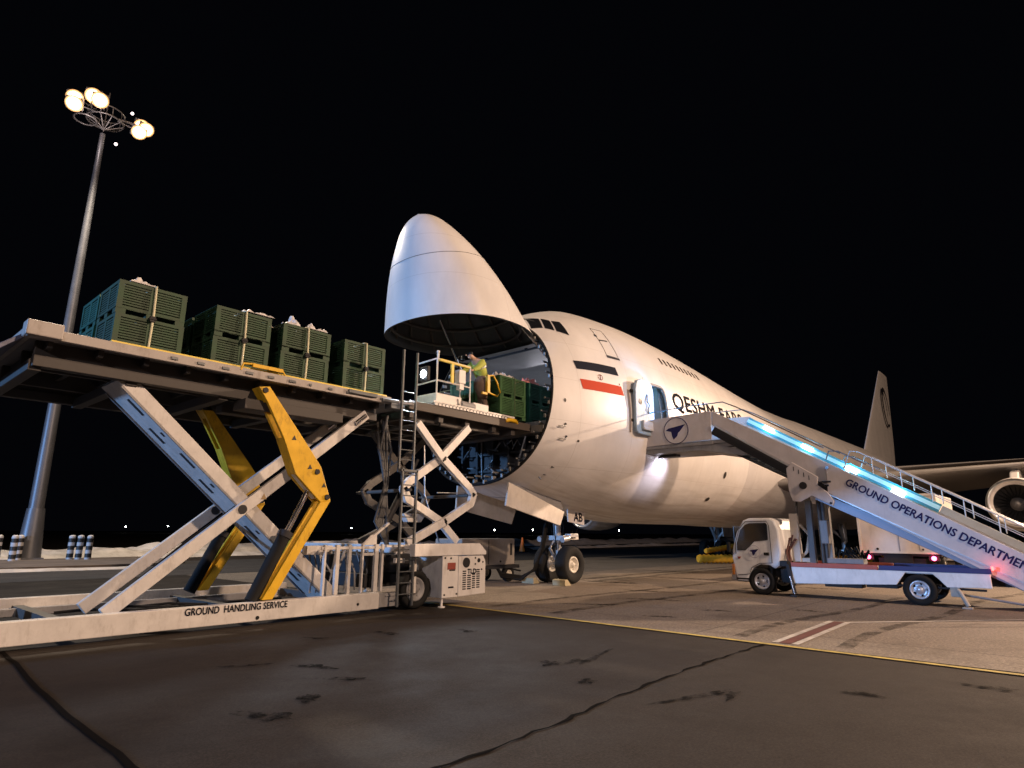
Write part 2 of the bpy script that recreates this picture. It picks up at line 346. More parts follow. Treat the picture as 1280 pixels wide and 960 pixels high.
# tyre marks on the concrete
MARK = mat('tyre_mark_rubber', (.05, .042, .036), .9, sc=2, spec=.05)
ragged(MARK, 2.2, .40, .75)
for y0, y1, x0, x1, wd in ((-3.2, -5.5, 1, 30, .28), (-5.0, -7.3, 1, 30, .28), (-6.1, -6.6, 12, 45, .5), (.4, .3, 9, 60, .45), (-.5, -.5, 9, 60, .45), (-9.1, -11.4, .8, 22, .22), (-10.7, -13.2, .8, 22, .22)):
    strip('tyre_mark', [(x0+(x1-x0)*k/24, y0+(y1-y0)*(k/24)**1.5+.12*math.sin(k*.7)) for k in range(25)], wd, .0065+.0003*abs(y0), MARK)
# snow cleared to the far side of the road
def snow_bank(name, pts, wd, ht, seed, z0=-.01):
    P = [Vector((x, y, 0)) for x, y in pts]
    nseg = 160
    def at(u):
        t = u*(len(P)-1); i = min(int(t), len(P)-2); return P[i].lerp(P[i+1], t-i), (P[i+1]-P[i]).normalized()
    def fn(u, v):
        p, d = at(u); n = Vector((-d.y, d.x, 0)); s = (v-.5)*2
        a = (1-abs(s)**1.6); q = p+n*s*wd*(1+.25*noise.noise(Vector((u*30, 2, seed))))
        h = ht*a*(.55+.9*abs(noise.noise(Vector((q.x*.22, q.y*.5, seed))))+.35*noise.noise(Vector((q.x*.9, q.y*1.3, seed+4))))
        return (q.x, q.y, z0+max(0, h)*(1 if 0 < v < 1 else 0))
    return struct(MB().grid(fn, nseg, 12).build(name, SNOW))
snow_bank('snow_bank', [(-60, 22), (-20, 28), (-5, 31.5), (6, 32.5), (20, 36), (36, 41), (53, 43.5), (76, 45), (120, 50), (200, 60)], 3.2, .85, 1)
snow_bank('snow_bank', [(-14, 18.6), (-6, 19.0), (-2, 18.8), (.6, 18.5)], .35, .14, 5, .0)
snow_bank('snow_bank', [(40, 29), (60, 30.5), (90, 32), (150, 38)], 1.2, .3, 9, .0)
isl = MB().prism([(-16, 20.2), (-4, 20.0), (2.5, 20.4), (4.2, 22), (4.6, 29.5), (2, 31), (-16, 31)], 2, -.02, .12).build('kerb_island', mat('island_dirt', (.16, .13, .11), .95, var=.5, sc=.6, dirt=.4)); struct(isl)
# distant airfield lamps
LAMPM = mat('lamp_glow_white', (.9, .9, .9), emit=(1, .97, .9), es=60)
far = [((136, 451), 3.6), ((151.5, 423), 4.1), ((229.3, 335.4), 3.6), ((290.3, 267.1), 2.9), ((306.5, 248.7), 3.1), ((430, 262), 3.4)]
farlab = ['lone far lamp on the dark horizon, leftmost of all behind the lift', 'far lamp on the horizon between the lamp mast and the loader legs', 'far lamp on the horizon seen left of the ladder',
          'far lamp on the horizon above the ground power cart', 'far lamp on the horizon right above the orange cone', 'far lamp on the horizon seen under the airplane belly']
for (p, z), lb in zip(far, farlab):
    t = thing('airfield_lamp', lb, 'lamp', (p[0], p[1], 0), 'distant lamps along the airfield edge')
    MB().cyl((p[0], p[1], 0), (p[0], p[1], z), .12, 8).build('post', DARKM, t)
    MB().sph((p[0], p[1], z+.3), .33, 10).build('lamp_globe', LAMPM, t)

# ------------------------------------------------------------------ airplane
HX=[0,.15,.5,1,1.8,2.8,3.9,5,6,7,8.5,10,12,15,18,21,24,27,30,45,50,55,60,65,68.6]
HT=[4.45,4.98,5.45,5.9,6.5,7.15,7.85,8.65,9.2,9.5,9.62,9.66,9.6,9.38,9.08,8.8,8.62,8.6,8.68,8.7,8.7,8.65,8.55,8.4,8.15]
HB=[4.35,4.1,3.8,3.6,3.38,3.2,3.02,2.75,2.58,2.43,2.28,2.15,2.05,2.05,2.05,2.05,2.05,2.05,2.05,2.05,2.5,3.4,4.6,6.0,7.2]
HM=[4.4,4.48,4.6,4.75,4.95,5.15,5.3,5.35,5.35,5.35,5.35,5.35,5.35,5.35,5.35,5.35,5.35,5.35,5.35,5.35,5.45,5.8,6.4,7.1,7.7]
HW=[.04,.5,.9,1.3,1.8,2.25,2.58,2.8,2.95,3.05,3.15,3.22,3.25,3.25,3.25,3.25,3.25,3.25,3.25,3.25,3.0,2.5,1.75,.9,.35]
def pch(xs,ys):
    xs=np.array(xs,float);ys=np.array(ys,float);h=np.diff(xs);d=np.diff(ys)/h
    m=np.zeros(len(xs));m[0]=d[0];m[-1]=d[-1]
    for i in range(1,len(xs)-1):
        if d[i-1]*d[i]>0:
            w1=2*h[i]+h[i-1];w2=h[i]+2*h[i-1];m[i]=(w1+w2)/(w1/d[i-1]+w2/d[i])
    def f(x):
        x=min(max(x,xs[0]),xs[-1]);i=min(int(np.searchsorted(xs,x,side='right'))-1,len(xs)-2)
        t=(x-xs[i])/h[i]
        return float((2*t**3-3*t*t+1)*ys[i]+(t**3-2*t*t+t)*h[i]*m[i]+(-2*t**3+3*t*t)*ys[i+1]+(t**3-t*t)*h[i]*m[i+1])
    return f
ft,fb,fm,fw=pch(HX,HT),pch(HX,HB),pch(HX,HM),pch(HX,HW)
NU,NL=2.15,2.15
def surf_y(x,z):
    m=fm(x);H=(ft(x)-m) if z>m else (m-fb(x));n=NU if z>m else NL
    r=abs(z-m)/H
    return fw(x)*(1-r**n)**(1/n) if r<1 else -1
def section(x,th):
    c,s=np.cos(th),np.sin(th);m=fm(x);n=NU if s>0 else NL
    e=2/n
    y=fw(x)*np.sign(c)*abs(c)**e; z=m+((ft(x)-m)*abs(s)**e if s>0 else -(m-fb(x))*abs(s)**e)
    return y,z

def on_hull(x, y, z, off=.008):
    m = fm(x); dz = z-m; H = (ft(x)-m) if dz > 0 else (m-fb(x)); W_ = fw(x)
    n = NU
    k = (abs(y/W_)**n+abs(dz/H)**n)**(-1/n); y2, z2 = y*k, m+dz*k
    g = Vector((0, abs(y2/W_)**(n-1)/W_*(1 if y2 > 0 else -1), abs((z2-m)/H)**(n-1)/H*(1 if dz > 0 else -1))).normalized()
    return Vector((x, y2, z2))+g*off
air = thing('cargo_airplane', 'large white cargo airplane with raised nose door and open front cargo hold', 'airplane', (7.8, 0, 0))
xcut = lambda z: 3.7+(z-3)*.18
NT = 128
THS = [2*math.pi*(i+.5)/NT for i in range(NT)]
def cut_x(th):
    X_ = 4.0
    for _ in range(40): X_ = .5*X_+.5*xcut(section(X_, th)[1])
    return X_
CX = [cut_x(t) for t in THS]
st = [('c', f) for f in np.linspace(0, 1, 14)]+[('x', x) for x in np.arange(6.3, 8.6, .3)]+[('x', x) for x in np.arange(8.64, 10.4, .06)]+[('x', x) for x in np.arange(10.6, 30, .6)]+[('x', x) for x in np.arange(30, 68.4, .9)]+[('x', 68.6)]
vs_ = []; fs_ = []
for kind, v in st:
    for i, t in enumerate(THS):
        x = CX[i]+(6.0-CX[i])*v if kind == 'c' else v
        y, z = section(x, t); vs_.append((x, y, z))
def in_door(c, g=0):
    x, y, z = c
    if y > 0: return False
    dx = abs(x-9.52)-.52-g; dz = abs(z-5.82)-.93-g; r = .28
    ex, ez = max(dx+r, 0), max(dz+r, 0)
    return math.hypot(ex, ez) < r if (ex > 0 and ez > 0) else (dx < 0 and dz < 0)
for a in range(len(st)-1):
    for i in range(NT):
        j = (i+1) % NT; q_ = (a*NT+i, a*NT+j, (a+1)*NT+j, (a+1)*NT+i)
        cc = [sum(vs_[k][n] for k in q_)/4 for n in range(3)]
        if in_door(cc): continue
        fs_.append(q_)
fus = MB().add(vs_, fs_, True).add([vs_[len(vs_)-NT+i] for i in range(NT)], [tuple(range(NT))]).build('fuselage', SKIN, air)
# nose opening: edge band, seal and lining
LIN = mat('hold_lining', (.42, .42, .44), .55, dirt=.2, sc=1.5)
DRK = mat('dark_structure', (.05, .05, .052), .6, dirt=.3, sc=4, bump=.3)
LATCH = mat('latch_metal', (.3, .3, .29), .4, metal=.6)
def inset(th, x, k):
    y, z = section(x, th); m = fm(x); return (x, y*k, m+(z-m)*k)
b_ = MB()
rim = [inset(t, CX[i], 1) for i, t in enumerate(THS)]; rin = [inset(t, CX[i]+.02, .955) for i, t in enumerate(THS)]; rin2 = [inset(t, CX[i]+.9, .93) for i, t in enumerate(THS)]
b_.add(rim+rin+rin2, [(i, (i+1) % NT, NT+(i+1) % NT, NT+i) for i in range(NT)]+[(NT+i, NT+(i+1) % NT, 2*NT+(i+1) % NT, 2*NT+i) for i in range(NT)], True)
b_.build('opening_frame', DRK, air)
s_ = MB(); s_.tube([inset(t, CX[i]-.01, .985) for i, t in enumerate(THS)], .045, 6, True); s_.build('door_seal', BLACK, air)
l_ = MB()
for i in range(0, NT, 3):
    if math.sin(THS[i]) > .93: continue
    x, y, z = inset(THS[i], CX[i]-.02, .94+.02*((i//3) % 2)); l_.box((x-.05, y-.035, z-.06), (x+.10, y+.035, z+.05)); z2 = z+.16; l_.box((x, y*.93-.02, z2-.02), (x+.3, y*.93+.02, z2+.03))
l_.build('latch_row', LATCH, air, .008)
# hold
def holdw(x, z): 
    return surf_y(x, z)*.93
def hold_prof(x):
    o = []
    for z in np.linspace(4.9, 7.55, 10): o.append((-holdw(x, z), z))
    for z in np.linspace(7.55, 4.9, 10): o.append((holdw(x, z), z))
    return o
xs_ = [4.75, 5.2, 6, 7, 8, 9, 10, 12, 14, 16]
V = []; Fc = []
for x in xs_: V += [(x, y, z) for y, z in hold_prof(x)]
for a in range(len(xs_)-1):
    for k in range(19):
        q_ = (a*20+k, a*20+k+1, (a+1)*20+k+1, (a+1)*20+k); cc = [sum(V[j][n] for j in q_)/4 for n in range(3)]
        if cc[1] < 0 and 8.9 < cc[0] < 10.2 and cc[2] < 6.9: continue
        Fc.append(q_)
MB().add(V, Fc, True).add([V[len(V)-20+k] for k in range(20)], [tuple(range(20))]).build('hold_wall', LIN, air)
fl = [(x, holdw(x, 4.9)) for x in [4.2]+xs_[1:]]
MB().prism([(x, -w_) for x, w_ in fl]+[(x, w_) for x, w_ in fl[::-1]], 2, 4.78, 4.9).build('hold_floor', GREYM, air)
MB().prism([(x, -surf_y(x+.05, 4.7)*.95) for x in (4.15, 4.6)]+[(x, surf_y(x+.05, 4.7)*.95) for x in (4.6, 4.15)], 2, 4.55, 4.775).build('door_sill', mat('sill_metal', (.35, .30, .24), .5, metal=.3, dirt=.4), air, .01)
bh = MB()
pr = [(y*.94, z) for y, z in [section(5.0, t) for t in THS] if z < 4.75]
pr.sort(key=lambda p: math.atan2(p[1]-4.75, p[0])); bh.prism(pr, 0, 4.95, 5.0)
for y in (-1.8, -1.1, -.4, .3, 1.0, 1.7): bh.box((4.7, y-.04, 3.15+.2*abs(y)**1.2*.5), (4.95, y+.04, 4.75))
for z in (3.6, 4.15): bh.box((4.75, -2.1, z-.035), (4.95, 2.1, z+.035))
bh.build('underfloor_bulkhead', DRK, air)
pp = MB()
rr_ = random.Random(4)
for k in range(16):
    y = rr_.uniform(-1.6, 1.6); z = rr_.uniform(3.35, 4.4)
    pp.tube([(4.7, y, z), (4.62, y+rr_.uniform(-.1, .1), z+rr_.uniform(-.1, .25)), (4.66, y+rr_.uniform(-.5, .5), z+rr_.uniform(-.2, .3))], rr_.uniform(.015, .04), 6)
pp.tube([(4.2, -1.55, 4.5), (4.1, -1.35, 3.75)], .035, 8); pp.tube([(4.3, -1.75, 3.95), (4.1, -1.35, 3.72)], .05, 8); pp.tube([(4.4, .5, 4.5), (4.3, .35, 3.3)], .03, 8)
pp.build('underfloor_pipes', mat('dull_pipe', (.32, .33, .33), .45, metal=.6, dirt=.3), air)
hd_ = MB()
for x in (4.85,):
    pr = [(y*.93, z) for y, z in [section(5.15, t) for t in THS] if z > 7.5]
    pr.sort(key=lambda p: math.atan2(p[1]-7.5, p[0])); pr = [(pr[0][0], 7.5)]+pr+[(pr[-1][0], 7.5)]; hd_.prism(pr, 0, 5.05, 5.12)
hd_.build('upper_bulkhead', DRK, air)
CEILL = mat('hold_lamp_glow', (.9, .9, .9), emit=(.95, .97, 1), es=3)
for x in (8.6, 11.5):
    for y in (.1,): MB().box((x-.45, y-.08, 7.47), (x+.45, y+.08, 7.53)).build('ceiling_lamp', CEILL, air)
lamp('hold_light', 'AREA', (7.4, 0, 7.4), 50, (.93, .90, 1.0), target=(6.6, 0, 4.9), size=1.6)
lamp('hold_light_aft', 'AREA', (11, 0, 7.4), 60, (.88, .93, 1.0), target=(10.4, 0, 4.9), size=1.6)
# nose door, swung up about its top edge
KH, KN, KW = .846, .904, .848
ANG = math.radians(77.65); HX_, HZ_ = 5.036, 7.684
def vis(x, y, z):
    dx, dz = (x-4.6)*KN, (z-8.2)*KH
    return (HX_+dx*math.cos(ANG)+dz*math.sin(ANG), y*KW, HZ_-dx*math.sin(ANG)+dz*math.cos(ANG))
SS = [0]+[((i)/34)**1.9 for i in range(1, 35)]
V = []; Fc = []
for s in SS:
    for i, t in enumerate(THS):
        x = CX[i]*s; y, z = section(x, t); V.append(vis(x, y, z))
for a in range(len(SS)-1): Fc += [(a*NT+i, a*NT+(i+1) % NT, (a+1)*NT+(i+1) % NT, (a+1)*NT+i) for i in range(NT)]
vz = MB().add(V, Fc, True).add([V[i] for i in range(NT)], [tuple(range(NT))], True).build('nose_door', SKIN, air)
V = []; Fc = []; S2 = [1.0, .999, .96, .85, .7, .55, .4, .25]
for k, s in enumerate(S2):
    for i, t in enumerate(THS):
        x = CX[i]*s; kk = 1.0 if k == 0 else (.955 if k < 3 else .93); p = inset(t, x, kk); V.append(vis(*p))
n_ = len(S2)
for a in range(n_-1): Fc += [(a*NT+i, a*NT+(i+1) % NT, (a+1)*NT+(i+1) % NT, (a+1)*NT+i) for i in range(NT)]
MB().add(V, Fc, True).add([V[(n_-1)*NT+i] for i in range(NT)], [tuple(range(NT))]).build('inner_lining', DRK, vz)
r_ = MB()
for s in (.93, .8, .66, .5): r_.tube([vis(*inset(t, CX[i]*s, .90)) for i, t in enumerate(THS)], .05, 6, True)
for t in range(0, NT, 8): r_.tube([vis(*inset(THS[t], CX[t]*s, .915)) for s in (.97, .8, .6, .4, .28)], .035, 6)
r_.build('inner_ribs', mat('dark_rib', (.10, .08, .07), .5, metal=.2), vz)
# radome joint line on the nose door
g_ = MB(); ring = [section(1.75, t) for t in THS]
g_.tube([(lambda p: vis(p.x, p.y, p.z))(on_hull(1.75+.12*(z-4.5)*.5, y, z, .002)) for y, z in ring], .011, 4, True); g_.build('radome_joint', mat('joint_grey', (.25, .24, .23), .6), vz)
for sx_ in (-1, 1):
    g_ = MB(); g_.tube([(4.95, sx_*.9, 7.55), (5.3, sx_*.9, 7.8)], .06, 8); g_.build('hinge_arm', DARKM, vz)
    MB().tube([vis(*inset(THS[int(NT*(.1 if sx_ > 0 else .4))], 3.2, .8)), (4.9, sx_*1.9, 7.0)], .04, 8).build('door_actuator', CHROME, vz)
# conformal markings
def patch(name, corners, m, off=.008, n=10, par=None, side=-1):
    A, B, C_, D = [Vector(c) for c in corners]
    def fn(u, v):
        p = (A*(1-u)+B*u)*(1-v)+(D*(1-u)+C_*u)*v; q_ = on_hull(p.x, p.y, p.z, off); return (q_.x, q_.y*(1 if side < 0 else -1), q_.z)
    return MB().grid(fn, n, max(3, n//2)).build(name, m, par or fus)
for sd in (-1, 1):
    patch('cockpit_window', [(5.12, -.72, 8.63), (5.30, -1.17, 8.60), (4.93, -1.60, 8.0), (4.62, -1.40, 8.0)], GLASS, .01, 8, side=sd)
    patch('cockpit_window', [(5.34, -1.21, 8.59), (5.46, -1.50, 8.50), (5.20, -1.86, 7.93), (4.98, -1.64, 7.99)], GLASS, .01, 8, side=sd)
    patch('cockpit_window', [(5.49, -1.54, 8.48), (5.72, -1.71, 8.44), (5.60, -2.16, 7.82), (5.25, -1.90, 7.92)], GLASS, .01, 8, side=sd)
    patch('cockpit_window', [(5.08, -.62, 8.64), (4.98, -.06, 8.62), (4.62, -.06, 8.2), (4.60, -1.25, 8.05)], GLASS, .01, 8, side=sd)
BLKM = mat('dark_stripe_paint', (.012, .015, .026), .8, var=.05, spec=.08)
ORNG = mat('red_flag_stripe_paint', (.50, .05, .015), .7, var=.08, spec=.15)
patch('dark_flag_stripe', [(5.22, -2.6, 6.89), (7.22, -2.87, 7.01), (7.30, -2.93, 6.72), (5.28, -2.7, 6.62)], BLKM, n=20)
patch('red_flag_stripe', [(5.33, -2.77, 6.29), (7.33, -3.0, 6.36), (7.42, -3.04, 6.05), (5.40, -2.83, 5.98)], ORNG, n=20)
em = MB()
for k in range(10):
    a = 2*math.pi*k/10; em.tube([on_hull(6.30+.11*math.cos(a+j*.5), -2.88, 6.50+.10*math.sin(a+j*.5), .008) for j in (0, 1)], .009, 4)
em.tube([on_hull(6.30, -2.88, z, .01) for z in (6.42, 6.58)], .012, 4)
em.build('flag_emblem', mat('faded_red_paint', (.35, .10, .08), .5), fus)
def outline(name, pts, r, m=None):
    P = [Vector(p) for p in pts]; o = []
    for a, b2 in zip(P, P[1:]+P[:1]):
        for k in range(8): p = a.lerp(b2, k/8); o.append(on_hull(p.x, p.y, p.z, .002))
    return MB().tube(o, r, 4, True).build(name, m or mat('seam_grey', (.12, .11, .10), .6), fus)
outline('escape_door_outline', [(6.89, -2.12, 8.44), (7.50, -2.17, 8.50), (7.62, -2.77, 7.41), (6.98, -2.72, 7.38)], .012)
patch('escape_door_step', [(6.95, -2.7, 7.42), (7.66, -2.77, 7.44), (7.68, -2.8, 7.36), (6.96, -2.75, 7.33)], BLKM)
patch('escape_door_slot', [(6.95, -2.42, 8.0), (7.42, -2.45, 8.07), (7.42, -2.47, 8.02), (6.95, -2.44, 7.95)], BLKM)
patch('escape_door_handle', [(6.82, -2.33, 8.2), (6.95, -2.33, 8.22), (6.97, -2.36, 8.12), (6.84, -2.36, 8.1)], BLKM)
for k in range(10):
    x = 10.8+k*.358; zt_ = 8.22+.011*k; zb_ = 7.95+.005*k
    for sd in (-1, 1): patch('upper_deck_window', [(x-.05, -2.6, zt_), (x+.09, -2.6, zt_), (x+.13, -2.74, zb_), (x-.01, -2.74, zb_)], mat('brown_glass', (.05, .03, .02), .2), .008, 4, side=sd)
def hull_map(x0, z0, slope=0.0):
    return lambda u, v: on_hull(x0+u, -3.0, z0+v+u*slope, .012)
text_mesh('airline_title', 'QESHM FARS AIR', INK, fus, hull_map(10.62, 6.07, .018), size=.86, width=8.7, bold=.020, bisect=.12, spacing=1.06)
DKS = mat('port_dark', (.02, .015, .012), .5)
def spot_(name, p, rx, rz, m=DKS, off=.01):
    o = [on_hull(p[0]+rx*math.cos(a), p[1], p[2]+rz*math.sin(a), off) for a in [k*math.pi/8 for k in range(16)]]
    return MB().add(o, [tuple(range(16))]).build(name, m, fus)
spot_('static_port', (4.61, -2.72, 5.51), .045, .06)
spot_('static_port', (7.25, -3.0, 6.42), .03, .04)
for z, x in ((4.79, 4.6), (4.42, 4.72)):
    MB().tube([on_hull(x-.25, -2.6, z-.06, .05), on_hull(x, -2.65, z-.05, .08), on_hull(x+.05, -2.66, z, .02)], .016, 6).build('pitot_probe', LATCH, fus)
    spot_('probe_mount', (x+.06, -2.66, z+.02), .05, .035)
spot_('drain_port', (15.11, -3.02, 4.01), .12, .16); spot_('drain_port', (14.61, -2.42, 3.04), .16, .14)
spot_('drain_port', (5.3, -2.68, 4.37), .05, .04)
# door and doorway
CYAN = (.18, .72, 1.0)
fr = MB(); P = []
for k in range(64):
    a = 2*math.pi*k/64; c, s = math.cos(a), math.sin(a); x = 9.52+.535*(abs(c)**.35)*(1 if c > 0 else -1); z = 5.82+.945*(abs(s)**.35)*(1 if s > 0 else -1)
    P.append(on_hull(x, -3.1, z, -.01) if False else Vector((x, -surf_y(x, z)-.005, z)))
fr.tube(P, .055, 6, True); fr.build('door_frame', GREYM, air)
vb = MB(); vb.box((8.85, -3.05, 4.80), (10.3, -1.4, 4.86)); vb.box((8.8, -3.0, 6.9), (10.3, -1.4, 6.95)); vb.box((8.8, -1.45, 4.86), (10.3, -1.4, 6.9)); vb.box((10.22, -2.95, 4.86), (10.3, -1.4, 6.9)); vb.box((8.8, -2.95, 4.86), (8.86, -1.4, 6.9))
vb.build('entry_vestibule', mat('vestibule_lining', (.35, .38, .40), .5, dirt=.3), air)
lamp('entry_light', 'POINT', (9.45, -2.6, 6.6), 7, (.30, .72, 1.0), size=.12)
dr = MB(); DY = -3.27
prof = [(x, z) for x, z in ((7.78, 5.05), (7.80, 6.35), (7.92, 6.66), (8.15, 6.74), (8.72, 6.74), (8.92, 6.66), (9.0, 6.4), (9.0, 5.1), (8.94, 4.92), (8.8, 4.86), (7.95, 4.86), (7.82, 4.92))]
dr.prism(prof, 1, DY, DY+.11); door = dr.build('entry_door', mat('blue_lit_door_paint', (.30, .40, .50), .5, dirt=.25), air, .025)  # blue light on the open door is put into its colour
MB().cyl((8.08, DY-.012, 5.95), (8.08, DY+.02, 5.95), .10, 16).build('door_window', GLASS, door)
MB().tube([(8.52, DY-.02, 6.25), (8.46, DY-.05, 6.0), (8.6, DY-.05, 5.9), (8.5, DY-.05, 5.72), (8.62, DY-.02, 5.62)], .022, 6).build('door_handle', GREYM, door)
MB().box((8.1, DY-.10, 5.0), (8.85, DY-.002, 5.32)).build('slide_pack', mat('slide_cover', (.55, .56, .6), .6, dirt=.2), door, .03)
for z in (5.3, 6.3): MB().tube([(7.9, DY+.1, z), (7.75, -3.1, z)], .05, 8).build('door_hinge', DARKM, door)
patch('door_recess_edge', [(7.62, -3.0, 6.3), (7.72, -3.0, 6.3), (7.72, -3.0, 4.9), (7.62, -3.0, 4.9)], mat('recess_brown', (.22, .16, .12), .6), .02)
# wing-to-body fairing, wings, tail
def fair(u, v):
    x = 17.2+25*u; a = math.pi*(1.0+v)  # lower half
    k = min(1, math.sin(math.pi*min(.5, u*1.15)))**.8 if u < .5 else min(1, (1-u)*3.2)**.6
    y, z = section(x, a); m = fm(x); g = 1+.30*k*(abs(math.cos(a))**.9); zz = z-.10*k*abs(math.sin(a)) 
    if k <= .01: g = .99
    return (x, y*g*(1 if k > .01 else .99), zz if abs(math.cos(a)) < .999 else zz)
MB().grid(fair, 60, 40).build('wing_root_fairing', SKIN, air)
WS = [(2.6, 19.2, 18.2, 3.75, 2.2), (4.4, 21.0, 16.2, 3.95, 1.95), (8, 24.3, 12.8, 4.35, 1.35), (12, 28.0, 10.3, 4.85, 1.02), (21, 36.0, 7.2, 6.15, .66), (29.8, 43.9, 4.1, 7.5, .38)]
def foil(n=26):
    o = []
    for i in range(n):
        a = 2*math.pi*i/n; x = .5-.5*math.cos(a); yt = .5*(2.6*(.2969*math.sqrt(x)-.126*x-.3516*x*x+.2843*x**3-.1036*x**4))/.26*.5
        o.append((x, (yt if a < math.pi else -yt*.85)))
    return o
FO = foil()
def wing(secs, sd, name, par, vertical=False):
    V = []; n = len(FO)
    for y, xle, ch, z, t in secs:
        for fx, ft_ in FO: V.append((xle+ch*fx, sd*y, z+ft_*t+(.02*ch*(.5-fx) if not vertical else 0)) if not vertical else (xle+ch*fx, ft_*t, z))
    Fc = [(a*n+i, a*n+(i+1) % n, (a+1)*n+(i+1) % n, (a+1)*n+i) for a in range(len(secs)-1) for i in range(n)]
    return MB().add(V, Fc, True).add(V[-n:], [tuple(range(n))]).build(name, WINGP if name == 'wing' else SKIN, par)
WINGM = SKIN
for sd in (-1, 1):
    wg = wing(WS, sd, 'wing', air)
    wing([(.4, 59.5, 8.2, 7.9, .85), (11.1, 68.0, 2.6, 8.9, .28)], sd, 'tailplane', air)
    for (yy, xf, zc) in ((11.7, 25.7, 3.05), (21.2, 33.9, 4.0)):
        en = MB().lathe([(0.15, .84), (.05, .91), (0, .98), (.02, 1.04), (.2, 1.12), (1.0, 1.20), (2.2, 1.20), (3.3, 1.10), (3.9, .98), (3.9, .9)], (xf, sd*yy, zc), (1, 0, 0), 36).build('engine', SKIN, air)
        MB().lathe([(0.04, .93), (0, .985), (.02, 1.045), (.12, 1.10)], (xf-.012, sd*yy, zc), (1, 0, 0), 36).build('intake_lip', mat('bare_aluminium', (.75, .74, .72), .3, metal=.9), en)
        MB().lathe([(.15, .84), (1.0, .92), (1.1, .3), (3.4, .25)], (xf, sd*yy, zc), (1, 0, 0), 30).build('intake_duct', DRK, en)
        fb_ = MB()
        for k in range(26):
            a = 2*math.pi*k/26; c, s = math.cos(a), math.sin(a)
            fb_.add([(xf+.95, sd*yy+.32*c, zc+.32*s), (xf+1.0, sd*yy+.9*math.cos(a+.1), zc+.9*math.sin(a+.1)), (xf+1.2, sd*yy+.9*math.cos(a+.26), zc+.9*math.sin(a+.26)), (xf+1.2, sd*yy+.32*math.cos(a+.25), zc+.32*math.sin(a+.25))], [(0, 1, 2, 3)])
        fb_.build('fan_blades', mat('fan_metal', (.06, .06, .06), .5, metal=.5), en)
        MB().lathe([(.45, .0), (.6, .12), (.8, .22), (1.0, .30)], (xf, sd*yy, zc), (1, 0, 0), 24).build('spinner', GREYM, en)
        MB().lathe([(3.4, .8), (4.4, .7), (5.2, .52), (5.2, .4)], (xf, sd*yy, zc), (1, 0, 0), 28).build('core_cowl', mat('hot_metal', (.3, .28, .25), .4, metal=.8), en)
        zw = 4.85 if yy < 15 else 6.15
        MB().prism([(xf+.9, zc+1.1), (xf+1.8, zc+1.5), (xf+4.2, zw+.1), (xf+8.2, zw-.2), (xf+6.6, zw-.6), (xf+4.6, zc+.7), (xf+3.6, zc+1.0)], 1, sd*yy-.17, sd*yy+.17).build('engine_pylon', SKIN, air, .05)
fin = wing([(0, 52.5, 14.0, 8.3, .95), (0, 55.8, 11.4, 11.2, .8), (0, 64.2, 3.9, 18.7, .36)], 1, 'tail_fin', air, True)
# ring emblem on the fin
rg = MB(); pts = []
for k in range(40):
    a = -.35+5.6*k/39; pts.append((64.0+1.2*math.cos(a)-.25*math.sin(a), 0, 14.6+1.9*math.sin(a)))
for sd in (-1, 1):
    V = []; 
    for k, p in enumerate(pts):
        wd = .10+.16*math.sin(math.pi*k/39); c = Vector((64.0, 0, 14.6)); d = (Vector(p)-c).normalized()
        for s in (-1, 1): q_ = Vector(p)+d*wd*s; V.append((q_.x, sd*.30, q_.z))
    rg.add(V, [(2*k, 2*k+1, 2*k+3, 2*k+2) for k in range(39)])
rg.build('fin_emblem', INK, fin)
# landing gear
TYRE = mat('tyre_rubber', (.015, .015, .015), .8, sc=8, bump=.2, spec=.2)
HUB = mat('wheel_hub', (.62, .58, .50), .45, dirt=.4, sc=8)
def wheel(name, c, r, wd, par, ax=(0, 1, 0), hubr=.5, hubm=None, tread=False):
    t = MB().lathe([(-wd*.30, r*hubr), (-wd*.44, r*(hubr+.06)), (-wd*.5, r*.80), (-wd*.46, r*.92), (-wd*.34, r*.985), (-wd*.12, r), (wd*.12, r), (wd*.34, r*.985), (wd*.46, r*.92), (wd*.5, r*.80), (wd*.44, r*(hubr+.06)), (wd*.30, r*hubr)], c, ax, 36).build(name, TYRE, par)
    h = MB().lathe([(-wd*.30, r*hubr), (-wd*.40, r*hubr*.98), (-wd*.40, r*hubr*.84), (-wd*.24, r*hubr*.72), (-wd*.16, r*hubr*.5), (-wd*.30, r*hubr*.34), (-wd*.40, r*hubr*.26), (-wd*.42, 0.001)], c, ax, 30)
    h.lathe([(wd*.30, r*hubr), (wd*.40, r*hubr*.98), (wd*.40, r*hubr*.84), (wd*.24, r*hubr*.72), (wd*.16, r*hubr*.5), (wd*.30, r*hubr*.34), (wd*.42, 0.001)], c, ax, 30)
    R = rot_to(ax)
    for k in range(6):
        a = 2*math.pi*k/6
        for s in (-1, 1):
            p = Vector(c)+R @ Vector((r*hubr*.62*math.cos(a), r*hubr*.62*math.sin(a), s*wd*.2)); h.cyl(p, p+R @ Vector((0, 0, s*wd*.07)), r*.035, 8)
    ro = h.build('rim', hubm or HUB, t)
    if tread:
        g = MB()
        for k in range(5):
            a = 2*math.pi*(k+.5)/5
            for s in (-1, 1):
                p = Vector(c)+R @ Vector((r*hubr*.66*math.cos(a), r*hubr*.66*math.sin(a), s*wd*.17)); g.cyl(p, p+R @ Vector((0, 0, s*wd*.085)), r*hubr*.15, 10)
        g.build('rim_holes', BLACK, t)
    return t
ng = MB(); ng.cyl((7.8, 0, .62), (7.72, 0, 1.5), .085, 16).cyl((7.74, 0, 1.35), (7.66, 0, 2.75), .13, 18).cyl((7.8, -.62, .62), (7.8, .62, .62), .07, 14)
